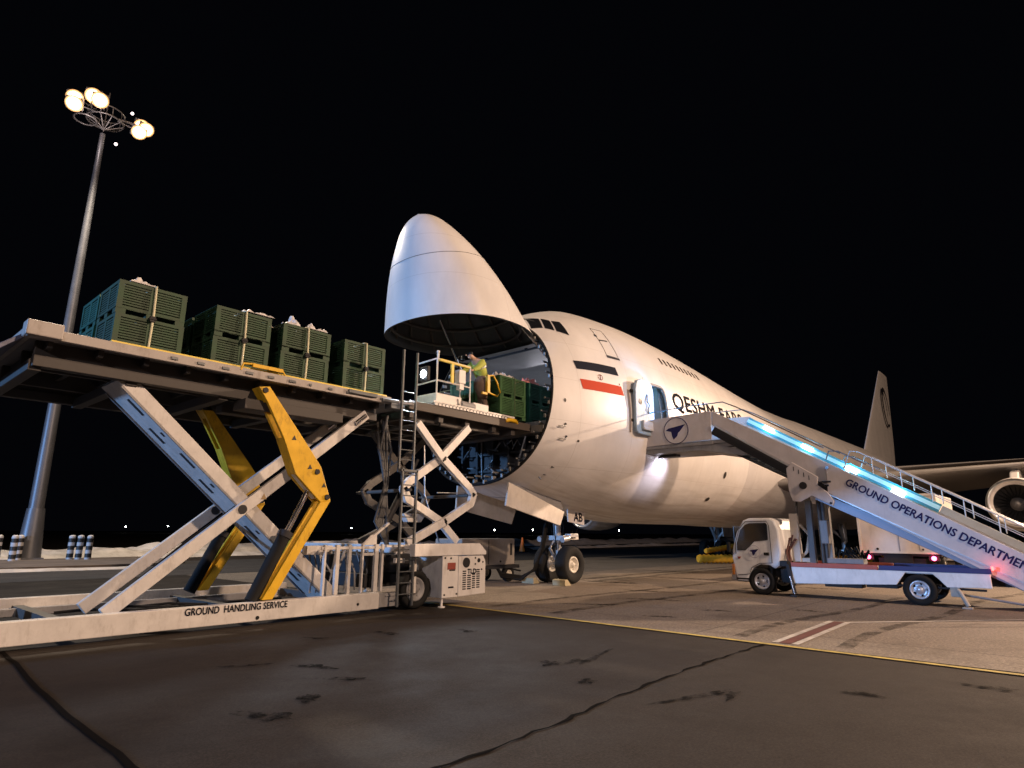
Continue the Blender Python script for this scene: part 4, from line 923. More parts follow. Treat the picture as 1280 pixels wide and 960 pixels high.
for (x, _, _), l in zip(units, lb):
    b_ = MB(); P = [(x, -1.715, 4.77), (x, -1.70, 5.98), (x, -1.60, 6.0), (x, .54, 6.0), (x, .56, 5.98), (x, .56, 4.77)]
    b_.tube([P[0], (x+.012, -1.715, 5.4), P[1], P[2], P[3], P[4], P[5]], .021, 6)
    so = thing('cargo_strap', l, 'strap', (x, 0, 4.77), 'straps over the crate loads'); b_.build('webbing', STRAP, so)
    MB().box((x-.045, -1.755, 5.30), (x+.045, -1.69, 5.40)).cyl((x-.06, -1.74, 5.35), (x+.06, -1.74, 5.35), .025, 8).build('ratchet', DARKM, so)
b_ = MB().tube([(3.52, -1.70, 4.95), (3.52, -1.70, 6.15), (3.52, -1.6, 6.18), (3.52, 1.6, 6.18), (3.52, 1.7, 6.15), (3.52, 1.7, 4.95)], .014, 6)
tag(b_.build('cargo_strap', mat('dark_green_webbing', (.08, .12, .05), .7)), 'dark green strap down the crate load inside the airplane nose', 'strap')
def sheetbag(x, y, z, lx, ly, h, seed, m, lab):
    def fn(u, v):
        px_ = (u-.5)*lx; py_ = (v-.5)*ly; e = min(1, 4*min(u, 1-u, v, 1-v)+.0)
        n = noise.noise(Vector((px_*5+seed, py_*5, seed)))*.6+noise.noise(Vector((px_*13, py_*13+seed, seed)))*.35
        return (x+px_*(1+.15*n), y+py_*(1+.15*n), z+h*(.35*e+max(0, n+.12)*1.9*e))
    o = MB().grid(fn, 18, 18, False).build('plastic_sheet', m); md = o.modifiers.new('thickness', 'SOLIDIFY'); md.thickness = .006
    tag(o, lab, 'plastic sheet', 'crumpled sheets on top of the crates')
BAG = mat('white_plastic_sheet', (.7, .68, .68), .35, var=.2, dirt=.1)
PINK = mat('pink_plastic_sheet', (.75, .30, .28), .4, var=.2)
sheetbag(-6.55, -1.42, 6.0, .42, .4, .20, 1, BAG, 'crumpled white sheet on top of the leftmost crate load')
sheetbag(-4.38, -1.42, 6.0, .62, .5, .12, 2, BAG, 'flat white sheet on top of the second crate load')
sheetbag(-4.0, -1.0, 5.93, .3, .5, .14, 3, BAG, 'white sheet hanging at the right corner of the second crate load')
sheetbag(-3.58, -1.4, 6.0, .34, .4, .22, 4, BAG, 'peaked white sheet on the left half of the third crate load')
sheetbag(-3.0, -1.42, 6.0, .5, .45, .15, 5, BAG, 'white sheet on the right half of the third crate load')
sheetbag(3.4, -1.3, 6.16, .9, .6, .16, 6, BAG, 'white sheet on the front crates inside the airplane nose')
sheetbag(4.55, -1.3, 6.16, .7, .6, .2, 7, PINK, 'pink sheet on the crates just inside the airplane')
sheetbag(5.15, -1.3, 6.16, .5, .6, .10, 8, BAG, 'white sheet on the teal crates deep in the airplane hold')

# ------------------------------------------------------------------ worker on the bridge
def skinned(name, V, E, R, m, par, sub=2):
    me = bpy.data.meshes.new(name); org = ORG.get(par, Vector((0, 0, 0)))
    me.from_pydata([Vector(v)-org for v in V], E, []); o = bpy.data.objects.new(name, me); scene.collection.objects.link(o)
    o.modifiers.new('skin', 'SKIN'); sd = o.modifiers.new('sub', 'SUBSURF'); sd.levels = sub; sd.render_levels = sub
    if not me.skin_vertices: 
        bpy.context.view_layer.objects.active = o
    sv = me.skin_vertices[0].data
    for i, r in enumerate(R):
        sv[i].radius = (r, r) if not isinstance(r, tuple) else r; sv[i].use_root = (i == 0)
    me.materials.append(m); 
    if par: o.parent = par
    dg = bpy.context.evaluated_depsgraph_get(); bpy.context.view_layer.update()
    m2 = bpy.data.meshes.new_from_object(o.evaluated_get(dg)); o.modifiers.clear(); o.data = m2
    for p in m2.polygons: p.use_smooth = True
    ORG[o] = org; return o
SKINM = mat('human_skin', (.45, .27, .19), .55, var=.05)
BX, BY, BZ = 2.62, -1.28, 4.93
V = [(2.60, BY, 5.83), (2.55, BY, 6.05), (2.44, BY, 6.30), (2.33, BY, 6.45), (2.20, BY, 6.53), (2.08, BY, 6.57), (2.00, BY, 6.60),
     (2.36, BY-.19, 6.42), (2.12, BY-.26, 6.20), (1.88, BY-.30, 6.08), (1.82, BY-.31, 6.06),
     (2.36, BY+.19, 6.42), (2.12, BY+.26, 6.20), (1.90, BY+.22, 6.10), (1.84, BY+.20, 6.08),
     (2.62, BY-.11, 5.74), (2.50, BY-.13, 5.40), (2.62, BY-.13, 5.02), (2.62, BY+.11, 5.74), (2.66, BY+.14, 5.40), (2.76, BY+.14, 5.02), (2.50, BY-.14, 4.95), (2.64, BY+.15, 4.95)]
Ed = [(0, 1), (1, 2), (2, 3), (3, 4), (4, 5), (5, 6), (3, 7), (7, 8), (8, 9), (9, 10), (3, 11), (11, 12), (12, 13), (13, 14), (0, 15), (15, 16), (16, 17), (0, 18), (18, 19), (19, 20), (17, 21), (20, 22)]
R = [.13, .13, .15, .12, .055, .09, .085, .075, .045, .032, .03, .075, .045, .032, .03, .09, .06, .045, .09, .06, .045, .045, .045]
ps_ = thing('person', 'worker in hi-vis jacket and brown trousers leaning forward on the loader bridge', 'person', (2.62, BY, 4.9))
body = skinned('body', V, Ed, R, SKINM, ps_)
hv = mat('hi_vis_fabric', (.40, .44, .07), .75, var=.25, sc=7, bump=.4)
skinned('jacket', [V[0], V[1], V[2], V[3], V[7], V[8], V[9], V[11], V[12], V[13]], [(0, 1), (1, 2), (2, 3), (3, 4), (4, 5), (5, 6), (3, 7), (7, 8), (8, 9)], [.17, .19, .23, .19, .12, .08, .055, .12, .08, .055], hv, ps_)
bnd = MB()
for p_, r_ in ((V[1], .200), (V[2], .238)):
    ax_ = (Vector(V[3])-Vector(V[1])).normalized(); bnd.cyl(Vector(p_)-ax_*.02, Vector(p_)+ax_*.02, r_*.93, 20, caps=False)
bnd.build('reflective_bands', mat('reflective_silver', (.65, .66, .66), .3), ps_)
br = mat('brown_cloth', (.13, .09, .07), .85, var=.35, sc=6, bump=.6)
skinned('trousers', [(2.60, BY, 5.90), (2.60, BY, 5.76), V[15], V[16], V[17], V[18], V[19], V[20]], [(0, 1), (1, 2), (2, 3), (3, 4), (1, 5), (5, 6), (6, 7)], [.18, .17, .13, .10, .075, .13, .10, .075], br, ps_)
skinned('coat_tail', [(2.55, BY-.06, 5.98), (2.38, BY-.14, 5.82), (2.38, BY-.18, 5.58), (2.46, BY-.16, 5.36)], [(0, 1), (1, 2), (2, 3)], [.22, .26, .22, .10], br, ps_)
hr = skinned('hair', [(2.12, BY, 6.62), (2.02, BY, 6.68)], [(0, 1)], [.088, .092], mat('black_hair', (.01, .009, .008), .6), ps_)
fc = MB(); fc.sph((1.90, BY, 6.575), .022, 8, (1.2, .8, 1)); fc.build('nose', SKINM, ps_)
ey = MB(); [ey.sph((1.915, BY+s*.035, 6.61), .013, 8) for s in (-1, 1)]; ey.build('eyes', BLACK, ps_)
bt = MB(); bt.box((2.40, BY-.19, 4.905), (2.66, BY-.08, 5.0)).box((2.52, BY+.09, 4.905), (2.78, BY+.20, 5.0)).build('boots', BLACK, ps_, .03)
for s, (hx, hy, hz) in ((-1, V[10]), (1, V[14])):
    Hv = [(hx+.03, hy, hz)]; He = []; Hr = [.026]
    Hv.append((hx-.035, hy, hz-.008)); He.append((0, 1)); Hr.append(.032)
    for k in range(4):
        y = hy+(-.03+.02*k); L_ = (.055, .065, .06, .045)[k]; i0 = len(Hv)
        Hv += [(hx-.06, y, hz-.005), (hx-.06-L_*.6, y, hz-.02), (hx-.055-L_*.7, y, hz-.05)]; He += [(1, i0), (i0, i0+1), (i0+1, i0+2)]; Hr += [.010, .009, .008]
    i0 = len(Hv); Hv += [(hx-.01, hy-s*-.045, hz-.02), (hx-.045, hy+s*.05, hz-.045)]; He += [(1, i0), (i0, i0+1)]; Hr += [.011, .009]
    skinned('hand', Hv, He, Hr, SKINM, ps_, 1)

# ------------------------------------------------------------------ passenger stairs truck
tr = thing('stairs_truck', 'white truck carrying long boarding stairs with blue lit steps, docked at the airplane door', 'stairs truck', (9.5, -9, 0))
TX0, TX1 = 8.5, 10.4
TW = mat('truck_paint', (.80, .81, .82), .35, dirt=.3, sc=2)
cabp = [(-5.93, .50), (-5.96, .34), (-6.24, .32), (-6.30, .42), (-6.36, .60), (-6.48, .74), (-6.68, .82), (-6.92, .80), (-7.05, .72), (-7.20, .80), (-7.27, 1.15), (-7.24, 1.80), (-7.14, 2.06), (-7.02, 2.12), (-6.42, 2.12), (-6.24, 2.05), (-6.02, 1.70), (-5.88, 1.25), (-5.85, .97)]
cb = MB().prism(cabp, 0, TX0, TX1); cabo = cb.build('cab', TW, tr, .05)
for xf, dr_ in ((TX0-.012, 1), (TX1+.012, -1)):
    MB().prism([(-6.02, 1.20), (-6.02, 1.40), (-6.15, 1.78), (-6.30, 1.93), (-6.42, 1.97), (-6.90, 1.98), (-6.94, 1.93), (-6.93, 1.50), (-6.54, 1.46), (-6.40, 1.32), (-6.26, 1.20)], 0, xf, xf+dr_*.03).build('side_window', GLASS, cabo, .008)
    ol = MB(); ol.tube([(xf, y, z) for y, z in ((-5.98, 1.1), (-5.99, 1.42), (-6.13, 1.82), (-6.32, 2.02), (-6.93, 2.03), (-6.99, 1.9), (-7.0, .88), (-6.66, .86), (-6.42, .74), (-6.33, .55), (-6.0, .52))], .009, 4); ol.build('door_gap', DARKM, cabo)
    MB().box((xf-dr_*.02, -6.93, 1.08), (xf+dr_*.02, -6.79, 1.16)).build('door_handle', BLACK, cabo, .008)
    MB().prism([(-6.02, 1.03), (-6.12, 1.03), (-6.08, .97), (-6.03, .97)], 0, xf-dr_*.005, xf+dr_*.02).build('indicator', SEATR, cabo)
    MB().tube([(xf-dr_*.0, -5.95, 1.45), (xf-dr_*.16, -5.84, 1.5), (xf-dr_*.18, -5.84, 1.15), (xf, -5.9, 1.1)], .012, 6).box((xf-dr_*.24, -5.88, 1.16), (xf-dr_*.10, -5.82, 1.44)).build('mirror', BLACK, cabo, .01)
# door logo: ring and swept emblem
def emblem(par, X, cy, cz, s, m, ringm):
    MB().tube([(X, cy+s*math.cos(a), cz+s*math.sin(a)) for a in [2*math.pi*k/32 for k in range(32)]], s*.028, 4, True).build('emblem_ring', ringm, par)
    pts = [(.78, .42), (-.62, .22), (-.86, .06), (-.40, -.06), (-.34, -.40), (-.22, -.68), (.10, -.42), (.18, -.18), (.30, -.10)]
    pts = [(-u, v) for u, v in pts]
    MB().add([(X, cy+s*u, cz+s*v) for u, v in pts], [tuple(range(len(pts)))]).build('emblem', m, par)
emblem(cabo, TX0-.028, -6.52, 1.18, .17, NAVYINK, mat('faint_navy', (.3, .3, .42), .5))
MB().box((TX0+.15, -5.90, 1.30), (TX1-.15, -5.88, 1.9), Matrix.Translation((0, 0, 0))).build('windscreen', GLASS, cabo)
MB().box((TX0+.05, -5.90, .36), (TX1-.05, -5.78, .58)).build('front_bumper', mat('bumper_grey', (.4, .4, .4), .5), cabo, .02)
for x in (TX0+.12, TX1-.42): MB().box((x, -5.87, .66), (x+.3, -5.82, .84)).build('headlight', mat('headlight_glass', (.7, .65, .5), .15), cabo, .02)
MB().box((TX0-.02, -5.90, .52), (TX0+.02, -5.84, .82)).build('corner_lamp', mat('amber_lamp', (.5, .18, .03), .3), cabo)
MB().box((TX0-.012, -6.3, .40), (TX0+.02, -5.97, .44)).box((TX0-.012, -6.3, .345), (TX0+.02, -5.97, .36)).build('sill_trim', DARKM, cabo)
chs = MB(); chs.box((TX0+.45, -13.0, .50), (TX0+.60, -6.2, .70)); chs.box((TX1-.6, -13.0, .50), (TX1-.45, -6.2, .70)); chs.box((TX0+.3, -7.6, .35), (TX1-.3, -7.1, .9)); chs.box((TX0+.1, -9.2, .32), (TX0+.5, -8.3, .55)); chs.box((TX0+.1, -10.0, .36), (TX0+.6, -9.3, .5))
chs.tube([(TX0+.1, -9.9, .45), (TX0+.1, -11.8, .42)], .03, 6)
chs.build('chassis', DARKM, tr, .01)
for y, r_h in ((-6.66, None), (-10.48, None)):
    for x in (TX0+.10, TX1-.10): wheel('wheel', (x, y, .37), .37, .22, tr, (1, 0, 0), .60, mat('bright_wheel_rim', (.6, .62, .68), .3, metal=.5, dirt=.15), True)
MB().cyl((TX0+.1, -6.66, .37), (TX1-.1, -6.66, .37), .05, 10).cyl((TX0+.1, -10.48, .37), (TX1-.1, -10.48, .37), .07, 10).build('axle', DARKM, tr)
MB().prism([(-6.98, .10), (-6.98, .80), (-6.9, .86), (-6.4, .86), (-6.3, .72), (-6.36, .70), (-6.5, .80), (-6.85, .80), (-6.92, .70)], 0, TX0+.02, TX0+.28).build('mudguard', BLACK, tr)
bd_ = MB(); bd_.prism([(-7.52, .36), (-7.50, .80), (-11.92, .80), (-11.92, .48), (-11.05, .46), (-10.92, .62), (-10.78, .76), (-10.22, .76), (-10.10, .60), (-10.0, .46), (-8.7, .40)], 0, TX0, TX0+.06)
bd_.prism([(-7.52, .36), (-7.50, .80), (-11.92, .80), (-11.92, .48), (-11.05, .46), (-10.92, .62), (-10.78, .76), (-10.22, .76), (-10.10, .60), (-10.0, .46), (-8.7, .40)], 0, TX1-.06, TX1)
bd_.box((TX0+.06, -11.92, .74), (TX1-.06, -7.5, .84)); bed = bd_.build('flatbed', TW, tr, .012)
MB().box((TX0-.005, -9.62, .80), (TX0+.06, -7.50, .915)).build('red_stripe_panel', mat('stripe_red', (.48, .10, .055), .5, dirt=.15), bed, .006)
MB().box((TX1-.06, -9.62, .80), (TX1+.005, -7.50, .915)).build('red_stripe_panel', mat('stripe_red', (.48, .10, .055), .5, dirt=.15), bed, .006)
MB().box((TX0-.005, -11.95, .80), (TX0+.06, -9.65, .915)).build('navy_stripe_panel', mat('stripe_navy', (.03, .03, .15), .5, dirt=.1), bed, .006)
MB().box((TX1-.06, -11.95, .80), (TX1+.005, -9.65, .915)).build('navy_stripe_panel', mat('stripe_navy', (.03, .03, .15), .5, dirt=.1), bed, .006)
MB().box((TX0+.10, -9.3, .92), (TX0+.5, -8.42, 1.05)).build('tool_box', GREYM, bed, .012)
for y in (-9.05, -11.1): MB().cyl((TX0+.3, y-.2, .86), (TX0+.3, y+.0, .86), .03, 8).build('bed_fitting', GREYM, bed)
TAILM = mat('tail_lamp_glow', (.5, .02, .02), emit=(1, .06, .05), es=9)
MB().box((TX0-.03, -12.0, .88), (TX0+.05, -11.96, .97)).build('tail_lamp', TAILM, bed)
lamp('truck_tail_light', 'POINT', (TX0-.12, -12.1, .93), 2.2, (1, .06, .05), size=.03)
jk = MB(); jk.beam((TX0-.02, -7.42, .86), (TX0-.05, -7.55, .10), .09, .09, (0, 1, 0)); jk.box((TX0-.12, -7.62, .02), (TX0+.05, -7.45, .06)); jk.box((TX0-.05, -7.42, .8), (TX0+.2, -7.22, .95)); jk.build('front_jack', DARKM, tr, .008)
MB().cyl((TX0-.06, -7.47, .55), (TX0-.08, -7.56, .08), .028, 8).build('jack_rod', CHROME, tr)
jk = MB(); jk.tube([(TX0+.1, -11.2, .5), (TX0, -11.3, .35), (TX0-.02, -11.42, .06)], .05, 8).box((TX0-.1, -11.5, 0), (TX0+.1, -11.3, .04)).box((TX0+.02, -11.3, .25), (TX0+.15, -11.1, .55)).build('rear_jack', mat('pale_jack_paint', (.4, .37, .32), .5, dirt=.5), tr, .01)
MB().tube([(TX0+.2, -11.3, .30), (TX0+.2, -12.4, .16), (TX0+.2, -13.8, .12)], .028, 8).build('ramp_bar', GREYM, tr)
# lifting column
MB().box((9.0, -7.63, .92), (9.12, -7.40, 2.25)).build('column_plate', mat('cream_paint', (.66, .60, .52), .5, dirt=.3), tr, .01)
MB().tube([(9.2, -7.62, 1.95), (9.2, -7.85, 1.65), (9.2, -7.75, 1.2), (9.2, -7.5, .95)], .045, 8).sph((9.2, -7.87, 1.68), .08, 10).box((9.05, -7.95, .92), (9.4, -7.45, 1.02)).build('column_brace', mat('cream_paint', (.66, .60, .52)), tr)
MB().box((9.0, -8.02, .85), (9.16, -7.86, 2.6)).cyl((9.3, -8.14, .9), (9.3, -8.14, 2.9), .06, 12).cyl((9.3, -8.25, .9), (9.3, -8.25, 2.6), .05, 12).cyl((9.08, -7.60, 2.2), (9.08, -7.62, 2.8), .04, 10).build('lift_column', mat('dark_column_paint', (.09, .09, .095), .5, dirt=.4), tr, .01)
MB().box((8.95, -8.42, 1.42), (9.15, -8.22, 2.05)).build('valve_box', GREYM, tr, .02)
MB().box((10.0, -8.2, .85), (10.2, -7.9, 2.6)).build('lift_column', GREYM, tr, .01)
hb = MB(); rr_ = random.Random(3)
for k in range(7): hb.tube([(8.75+.06*k, -7.35, .9), (8.8+.05*k, -7.30+rr_.uniform(-.05, .05), 1.2), (8.9, -7.4-.03*k, 1.5+rr_.uniform(-.1, .2))], .025, 6)
hb.build('hose_bundle', mat('dull_red_hose', (.12, .05, .04), .6), tr)
mb_ = MB(); rr_ = random.Random(13)
for k in range(6): mb_.tube([(9.2+.1*k, -8.5-.1*k, .9), (9.2+.1*k, -8.6-.12*k, 1.2+rr_.uniform(0, .15)), (9.1+.1*k, -9.1, .95)], .035, 6)
mb_.build('hydraulic_lines', BLACK, tr)
# stairs
SN, SF = 8.74, 10.36
PAN = mat('stair_panel_paint', (.56, .53, .54), .45, dirt=.25, sc=1.5)
ALU = mat('stair_aluminium', (.55, .57, .60), .35, metal=.6, dirt=.2, sc=5)
def both(fn):
    for x, d in ((SN, 1), (SF, -1)): fn(x, d)
pfm = MB(); pfm.box((SN, -6.2, 4.42), (SF, -2.72, 4.54)); pfm.box((SN+.05, -6.1, 4.30), (SF-.05, -2.9, 4.42)); pfm.box((SN-.02, -5.4, 4.40), (SN+.08, -2.7, 4.50))
pfm.prism([(-5.35, 4.44), (-6.5, 4.10), (-6.3, 3.98), (-5.0, 4.24), (-2.9, 4.27), (-2.7, 4.42)], 0, SN+.02, SF-.02)
stp = pfm.build('top_platform', GREYM, tr, .012)
MB().prism([(-2.92, 4.50), (-2.97, 5.40), (-5.41, 5.46), (-5.37, 4.56)], 0, SN-.03, SN+.0).build('platform_side_panel', PAN, stp, .006)
MB().prism([(-2.92, 4.50), (-2.97, 5.40), (-5.41, 5.46), (-6.0, 5.44), (-6.3, 5.2), (-5.37, 4.56)], 0, SF-.0, SF+.03).build('platform_side_panel', PAN, stp, .006)
emblem(stp, SN-.036, -4.18, 4.95, .43, NAVYINK, NAVYINK)
MB().box((SN+.0, -2.72, 4.46), (SF, -2.28, 4.56)).prism([(-2.95, 4.50), (-2.95, 5.02), (-2.75, 4.98), (-2.3, 4.75), (-2.3, 4.5)], 0, SN-.02, SN+.03).build('docking_bumper', mat('bumper_blue_grey', (.4, .5, .55), .5), stp, .02)
und = MB(); und.cyl((9.4, -3.2, 4.24), (9.4, -3.2, 4.14), .07, 14); und.box((9.2, -3.9, 4.18), (9.5, -3.3, 4.26)); und.build('under_lamp_housing', DARKM, stp)
MB().sph((9.4, -3.2, 4.12), .05, 10).build('under_lamp', mat('under_lamp_glow', (.9, .9, .9), emit=(.85, .82, 1), es=25), stp)
lamp('under_platform_light', 'SPOT', (9.95, -4.1, 4.12), 190, (.86, .80, 1.0), target=(9.75, -2.95, 3.7), size=.15, spot=70, blend=.9)
def flight(y0, z0, y1, z1, h0, h1, name, thick, dx):
    def f(x, d):
        MB().prism([(y0, z0), (y1, z1), (y1+.02, z1-h1), (y0+.02, z0-h0)], 0, x-d*dx, x-d*(dx+.03)).build(name, PAN, tr, .006)
    both(f)
flight(-5.45, 5.44, -8.80, 3.50, .40, .66, 'upper_stair_panel', .03, -.03)
flight(-8.62, 3.62, -13.5, .72, .84, .86, 'lower_stair_panel', .03, .03)
# joint triangle between platform and flight
both(lambda x, d: MB().prism([(-5.38, 5.45), (-5.38, 5.0), (-5.50, 5.02), (-5.95, 5.14)], 0, x+d*.02, x+d*.05).build('corner_panel', PAN, tr))
def stringer(x, d):
    b_ = MB(); b_.beam((x+d*.03, -5.42, 4.84), (x+d*.03, -8.9, 2.62), .08, .26, (0, 0, 1)); b_.build('upper_stringer', DARKM, tr, .01)
    MB().beam((x-d*.05, -5.44, 5.01), (x-d*.05, -7.75, 3.50), .04, .035, (0, 0, 1)).build('stringer_trim', ALU, tr)
    MB().beam((x, -8.30, 2.72), (x, -13.6, -.02+.02), .10, .24, (0, 0, 1)).build('lower_stringer', mat('blue_grey_stringer', (.22, .24, .30), .4, metal=.4, dirt=.2), tr, .01)
    MB().beam((x-d*.04, -8.32, 2.90), (x-d*.04, -13.3, .0+.20), .06, .03, (0, 0, 1)).build('stringer_trim', ALU, tr)
both(stringer)
stp_ = MB()
n1 = 16
for k in range(n1): t = k/(n1-1); y = -5.6+(-8.7+5.6)*t; z = 4.48+(2.78-4.48)*t; stp_.box((SN+.06, y-.12, z-.02), (SF-.06, y+.12, z+.01))
n2 = 22
for k in range(n2): t = k/(n2-1); y = -8.9+(-13.4+8.9)*t; z = 2.62+(.22-2.62)*t; stp_.box((SN+.02, y-.12, z-.02), (SF-.02, y+.12, z+.01))
stp_.build('steps', ALU, tr)['kind'] = 'stuff'
MB().beam((9.55, -5.5, 4.36), (9.55, -8.75, 2.58), 1.45, .03, (0, 0, 1)).beam((9.55, -8.85, 2.48), (9.55, -13.4, .06), 1.5, .03, (0, 0, 1)).build('stair_light_stop', UNDER, tr)  # added plate, blocks light speckling the cab through the step gaps
def brk(x, d):
    o = MB().prism([(-7.56, 3.50), (-7.73, 3.68), (-8.19, 3.37), (-8.40, 3.22), (-8.36, 3.0), (-8.6, 2.8), (-8.75, 2.55), (-8.70, 2.42), (-8.18, 2.71), (-7.87, 2.55), (-7.66, 2.58), (-7.58, 2.87)], 0, x-d*.05, x-d*.09).build('hinge_plate', PAN, tr, .02)
    MB().cyl((x-d*.14, -7.99, 3.0), (x-d*.05, -7.99, 3.0), .10, 20).build('hinge_bolt', DARKM, o)
    g_ = MB(); [g_.box((x-d*.095, -7.78-.13*k, 3.42-.09*k), (x-d*.088, -7.76-.13*k, 3.54-.09*k)) for k in range(4)]; g_.build('hinge_vents', DARKM, o)
    MB().box((x-d*.09, -8.72, 3.05), (x-d*.12, -8.45, 3.10)).box((x-d*.09, -8.66, 2.95), (x-d*.12, -8.5, 3.0)).box((x-d*.09, -8.70, 3.42), (x-d*.12, -8.62, 3.5)).build('bright_clip', CHROME, o)
    MB().cyl((x-d*.12, -8.66, 2.50), (x-d*.05, -8.66, 2.50), .03, 10).build('plate_pin', DARKM, o)
both(brk)
# text on the lower flight, running down the slope
sl_a = math.atan2(.72-3.62, -13.5+8.62)  # direction of the flight
dy, dz_ = (-13.5+8.62), (.72-3.62); Ls = math.hypot(dy, dz_); dy /= Ls; dz_ /= Ls
def stair_map(u, v): return (SN-.067, -9.05+dy*u-dz_*0+(-dz_)*(-1)*v*0+v*(dz_*-1)*-1*0+v*(-dz_)*1*0+v*dz_*-1*-1*0+v*(dz_)*(-1)*(-1)*0 + v*(-dz_*-1)*0 + v*nrm[0], 2.98+dz_*u+v*nrm[1])
nrm = (dz_, -dy) if -dy > 0 else (-dz_, dy)
text_mesh('stair_lettering', 'GROUND OPERATIONS DEPARTMENT', NAVYINK, tr, stair_map, size=.27, width=4.28, bold=.007, out=(-1, 0, 0))
# handrails
CYL = mat('cyan_light_glow', (.6, .8, .9), emit=(.05, .55, .80), es=.32)  # glow added to draw the cyan light along the balustrade
def rails(x, d):
    near = d > 0
    r = MB(); r.tube([(x, -2.95, 5.40), (x, -3.3, 5.66), (x, -4.67, 5.71), (x, -5.80, 5.70), (x, -6.2, 5.50), (x, -8.60, 4.02)], .018, 8)
    r.tube([(x, -8.62, 3.68), (x, -8.72, 3.92), (x, -8.95, 3.90), (x, -9.6, 3.50)], .018, 8)
    r.build('upper_handrail', mat('rail_dark', (.18, .18, .2), .4, metal=.5), tr)
    q_ = MB(); q_.tube([(x, -9.05, 3.40), (x, -9.25, 3.88), (x, -9.45, 3.84), (x, -13.4, 1.42), (x, -13.6, 1.2), (x, -13.5, .75)], .021, 8)
    for k in range(7):
        y = -9.75-k*.62; zt2 = 3.84-(-9.45-y)*.6127; q_.cyl((x, y, zt2-.42), (x, y, zt2), .015, 8)
    q_.tube([(x, -9.6, 3.50), (x, -13.4, 1.18)], .012, 6); q_.build('lower_handrail', mat('rail_bright', (.6, .6, .6), .35, metal=.5), tr)
both(rails)
for (ya, za, yb, zb_) in ((-5.95, 5.20, -8.75, 3.50), (-8.78, 3.52, -10.9, 2.26)):
    MB().beam((SF-.02, ya, za+.10), (SF-.02, yb, zb_+.10), .03, .24, (0, 0, 1)).build('inner_balustrade', mat('cyan_lit_panel', (.08, .42, .58), .4), tr, .006)  # cyan lamp light on the panel is put into its colour
    MB().beam((SF-.045, ya, za+.11), (SF-.045, yb, zb_+.11), .012, .11, (0, 0, 1)).build('cyan_glow_strip', CYL, tr)
MB().beam((SF-.02, -10.92, 2.35), (SF-.02, -13.35, .88), .03, .20, (0, 0, 1)).build('inner_balustrade', mat('pale_panel', (.5, .55, .6), .4), tr, .006)
LL = mat('stair_lamp_glow', (.9, .9, .9), emit=(.75, .92, 1.0), es=12)
for (y, z) in ((-6.62, 4.88), (-7.72, 4.18), (-8.88, 3.44), (-9.98, 2.74)):
    MB().beam((SF-.08, y+.14, z+.16), (SF-.08, y-.14, z-.02), .05, .11, (0, 0, 1)).build('step_lamp', LL, tr, .01)
    lamp('step_light', 'POINT', (SF-.34, y, z+.14), 10, (.12, .62, 1.0), size=.06)
lamp('platform_light', 'POINT', (8.9, -4.9, 6.1), 75, (.25, .55, 1.0), size=.1)
lamp('door_blue_fill', 'SPOT', (8.9, -4.75, 5.05), 560, (.06, .42, 1.0), target=(8.3, -3.3, 5.7), size=.08, spot=78, blend=.7)  # added spot without a fixture, turns the open door blue
MB().box((9.4, -3.5, 4.56), (9.7, -3.3, 4.62)).build('platform_hatch', DARKM, stp)

# ------------------------------------------------------------------ white box truck parked behind the stairs
bt_ = thing('box_truck', 'cream white box truck with two glowing red tail lamps parked behind the boarding stairs', 'truck', (21, -8.3, 0))
bb = MB().box((19.0, -9.62, .98), (23.2, -6.83, 3.22)).build('cargo_box', mat('cream_panel_paint', (.68, .62, .56), .5, dirt=.25, sc=1.2), bt_, .02)
tr2 = MB()
for a, b in (((18.97, -9.64, .96), (19.0, -6.81, 1.03)), ((18.97, -9.64, 3.15), (19.0, -6.81, 3.24)), ((18.97, -6.90, 1.03), (19.0, -6.81, 3.15)), ((18.97, -9.64, 1.03), (19.0, -9.55, 3.15))): tr2.box(a, b)
tr2.build('box_trim', mat('pale_trim', (.72, .68, .63), .45), bb, .004)
MB().box((18.985, -8.24, 1.05), (18.995, -8.21, 3.1)).box((18.985, -8.9, 1.1), (18.995, -8.88, 3.0)).build('door_gap', GREYM, bb)
MB().cyl((18.96, -7.45, 1.12), (19, -7.45, 1.12), .045, 12).cyl((18.96, -9.0, 1.12), (19, -9.0, 1.12), .035, 12).build('door_catch', BLACK, bb)
MB().box((19.2, -9.0, .55), (26, -7.4, .78)).box((19.15, -9.55, .86), (19.3, -6.9, .95)).box((19.1, -8.6, .55), (19.25, -7.6, .90)).build('chassis', DARKM, bt_, .01)
RG = mat('red_lamp_glow', (.6, .02, .08), emit=(1, .07, .20), es=14)
for y in (-7.07, -9.30):
    MB().sph((19.08, y, .80), .085, 12).build('tail_lamp', RG, bt_)
    lamp('tail_light', 'POINT', (18.92, y, .80), 5, (1, .05, .15), size=.05)
    MB().box((19.1, y-.18, .70), (19.2, y+.18, .92)).build('lamp_bracket', DARKM, bt_, .01)
for x in (20.4, 25.2):
    for y in (-9.35, -7.1): wheel('wheel', (x, y, .42), .42, .28, bt_, (0, 1, 0), .55)
MB().prism([(23.3, .6), (23.3, 2.5), (25.2, 2.5), (25.9, 1.6), (26.0, .6)], 1, -9.45, -7.0).build('cab', TW, bt_, .05)
MB().prism([(25.22, 2.42), (25.86, 1.62), (25.9, 1.62), (25.27, 2.45)], 1, -9.3, -7.15).build('windscreen', GLASS, bt_)

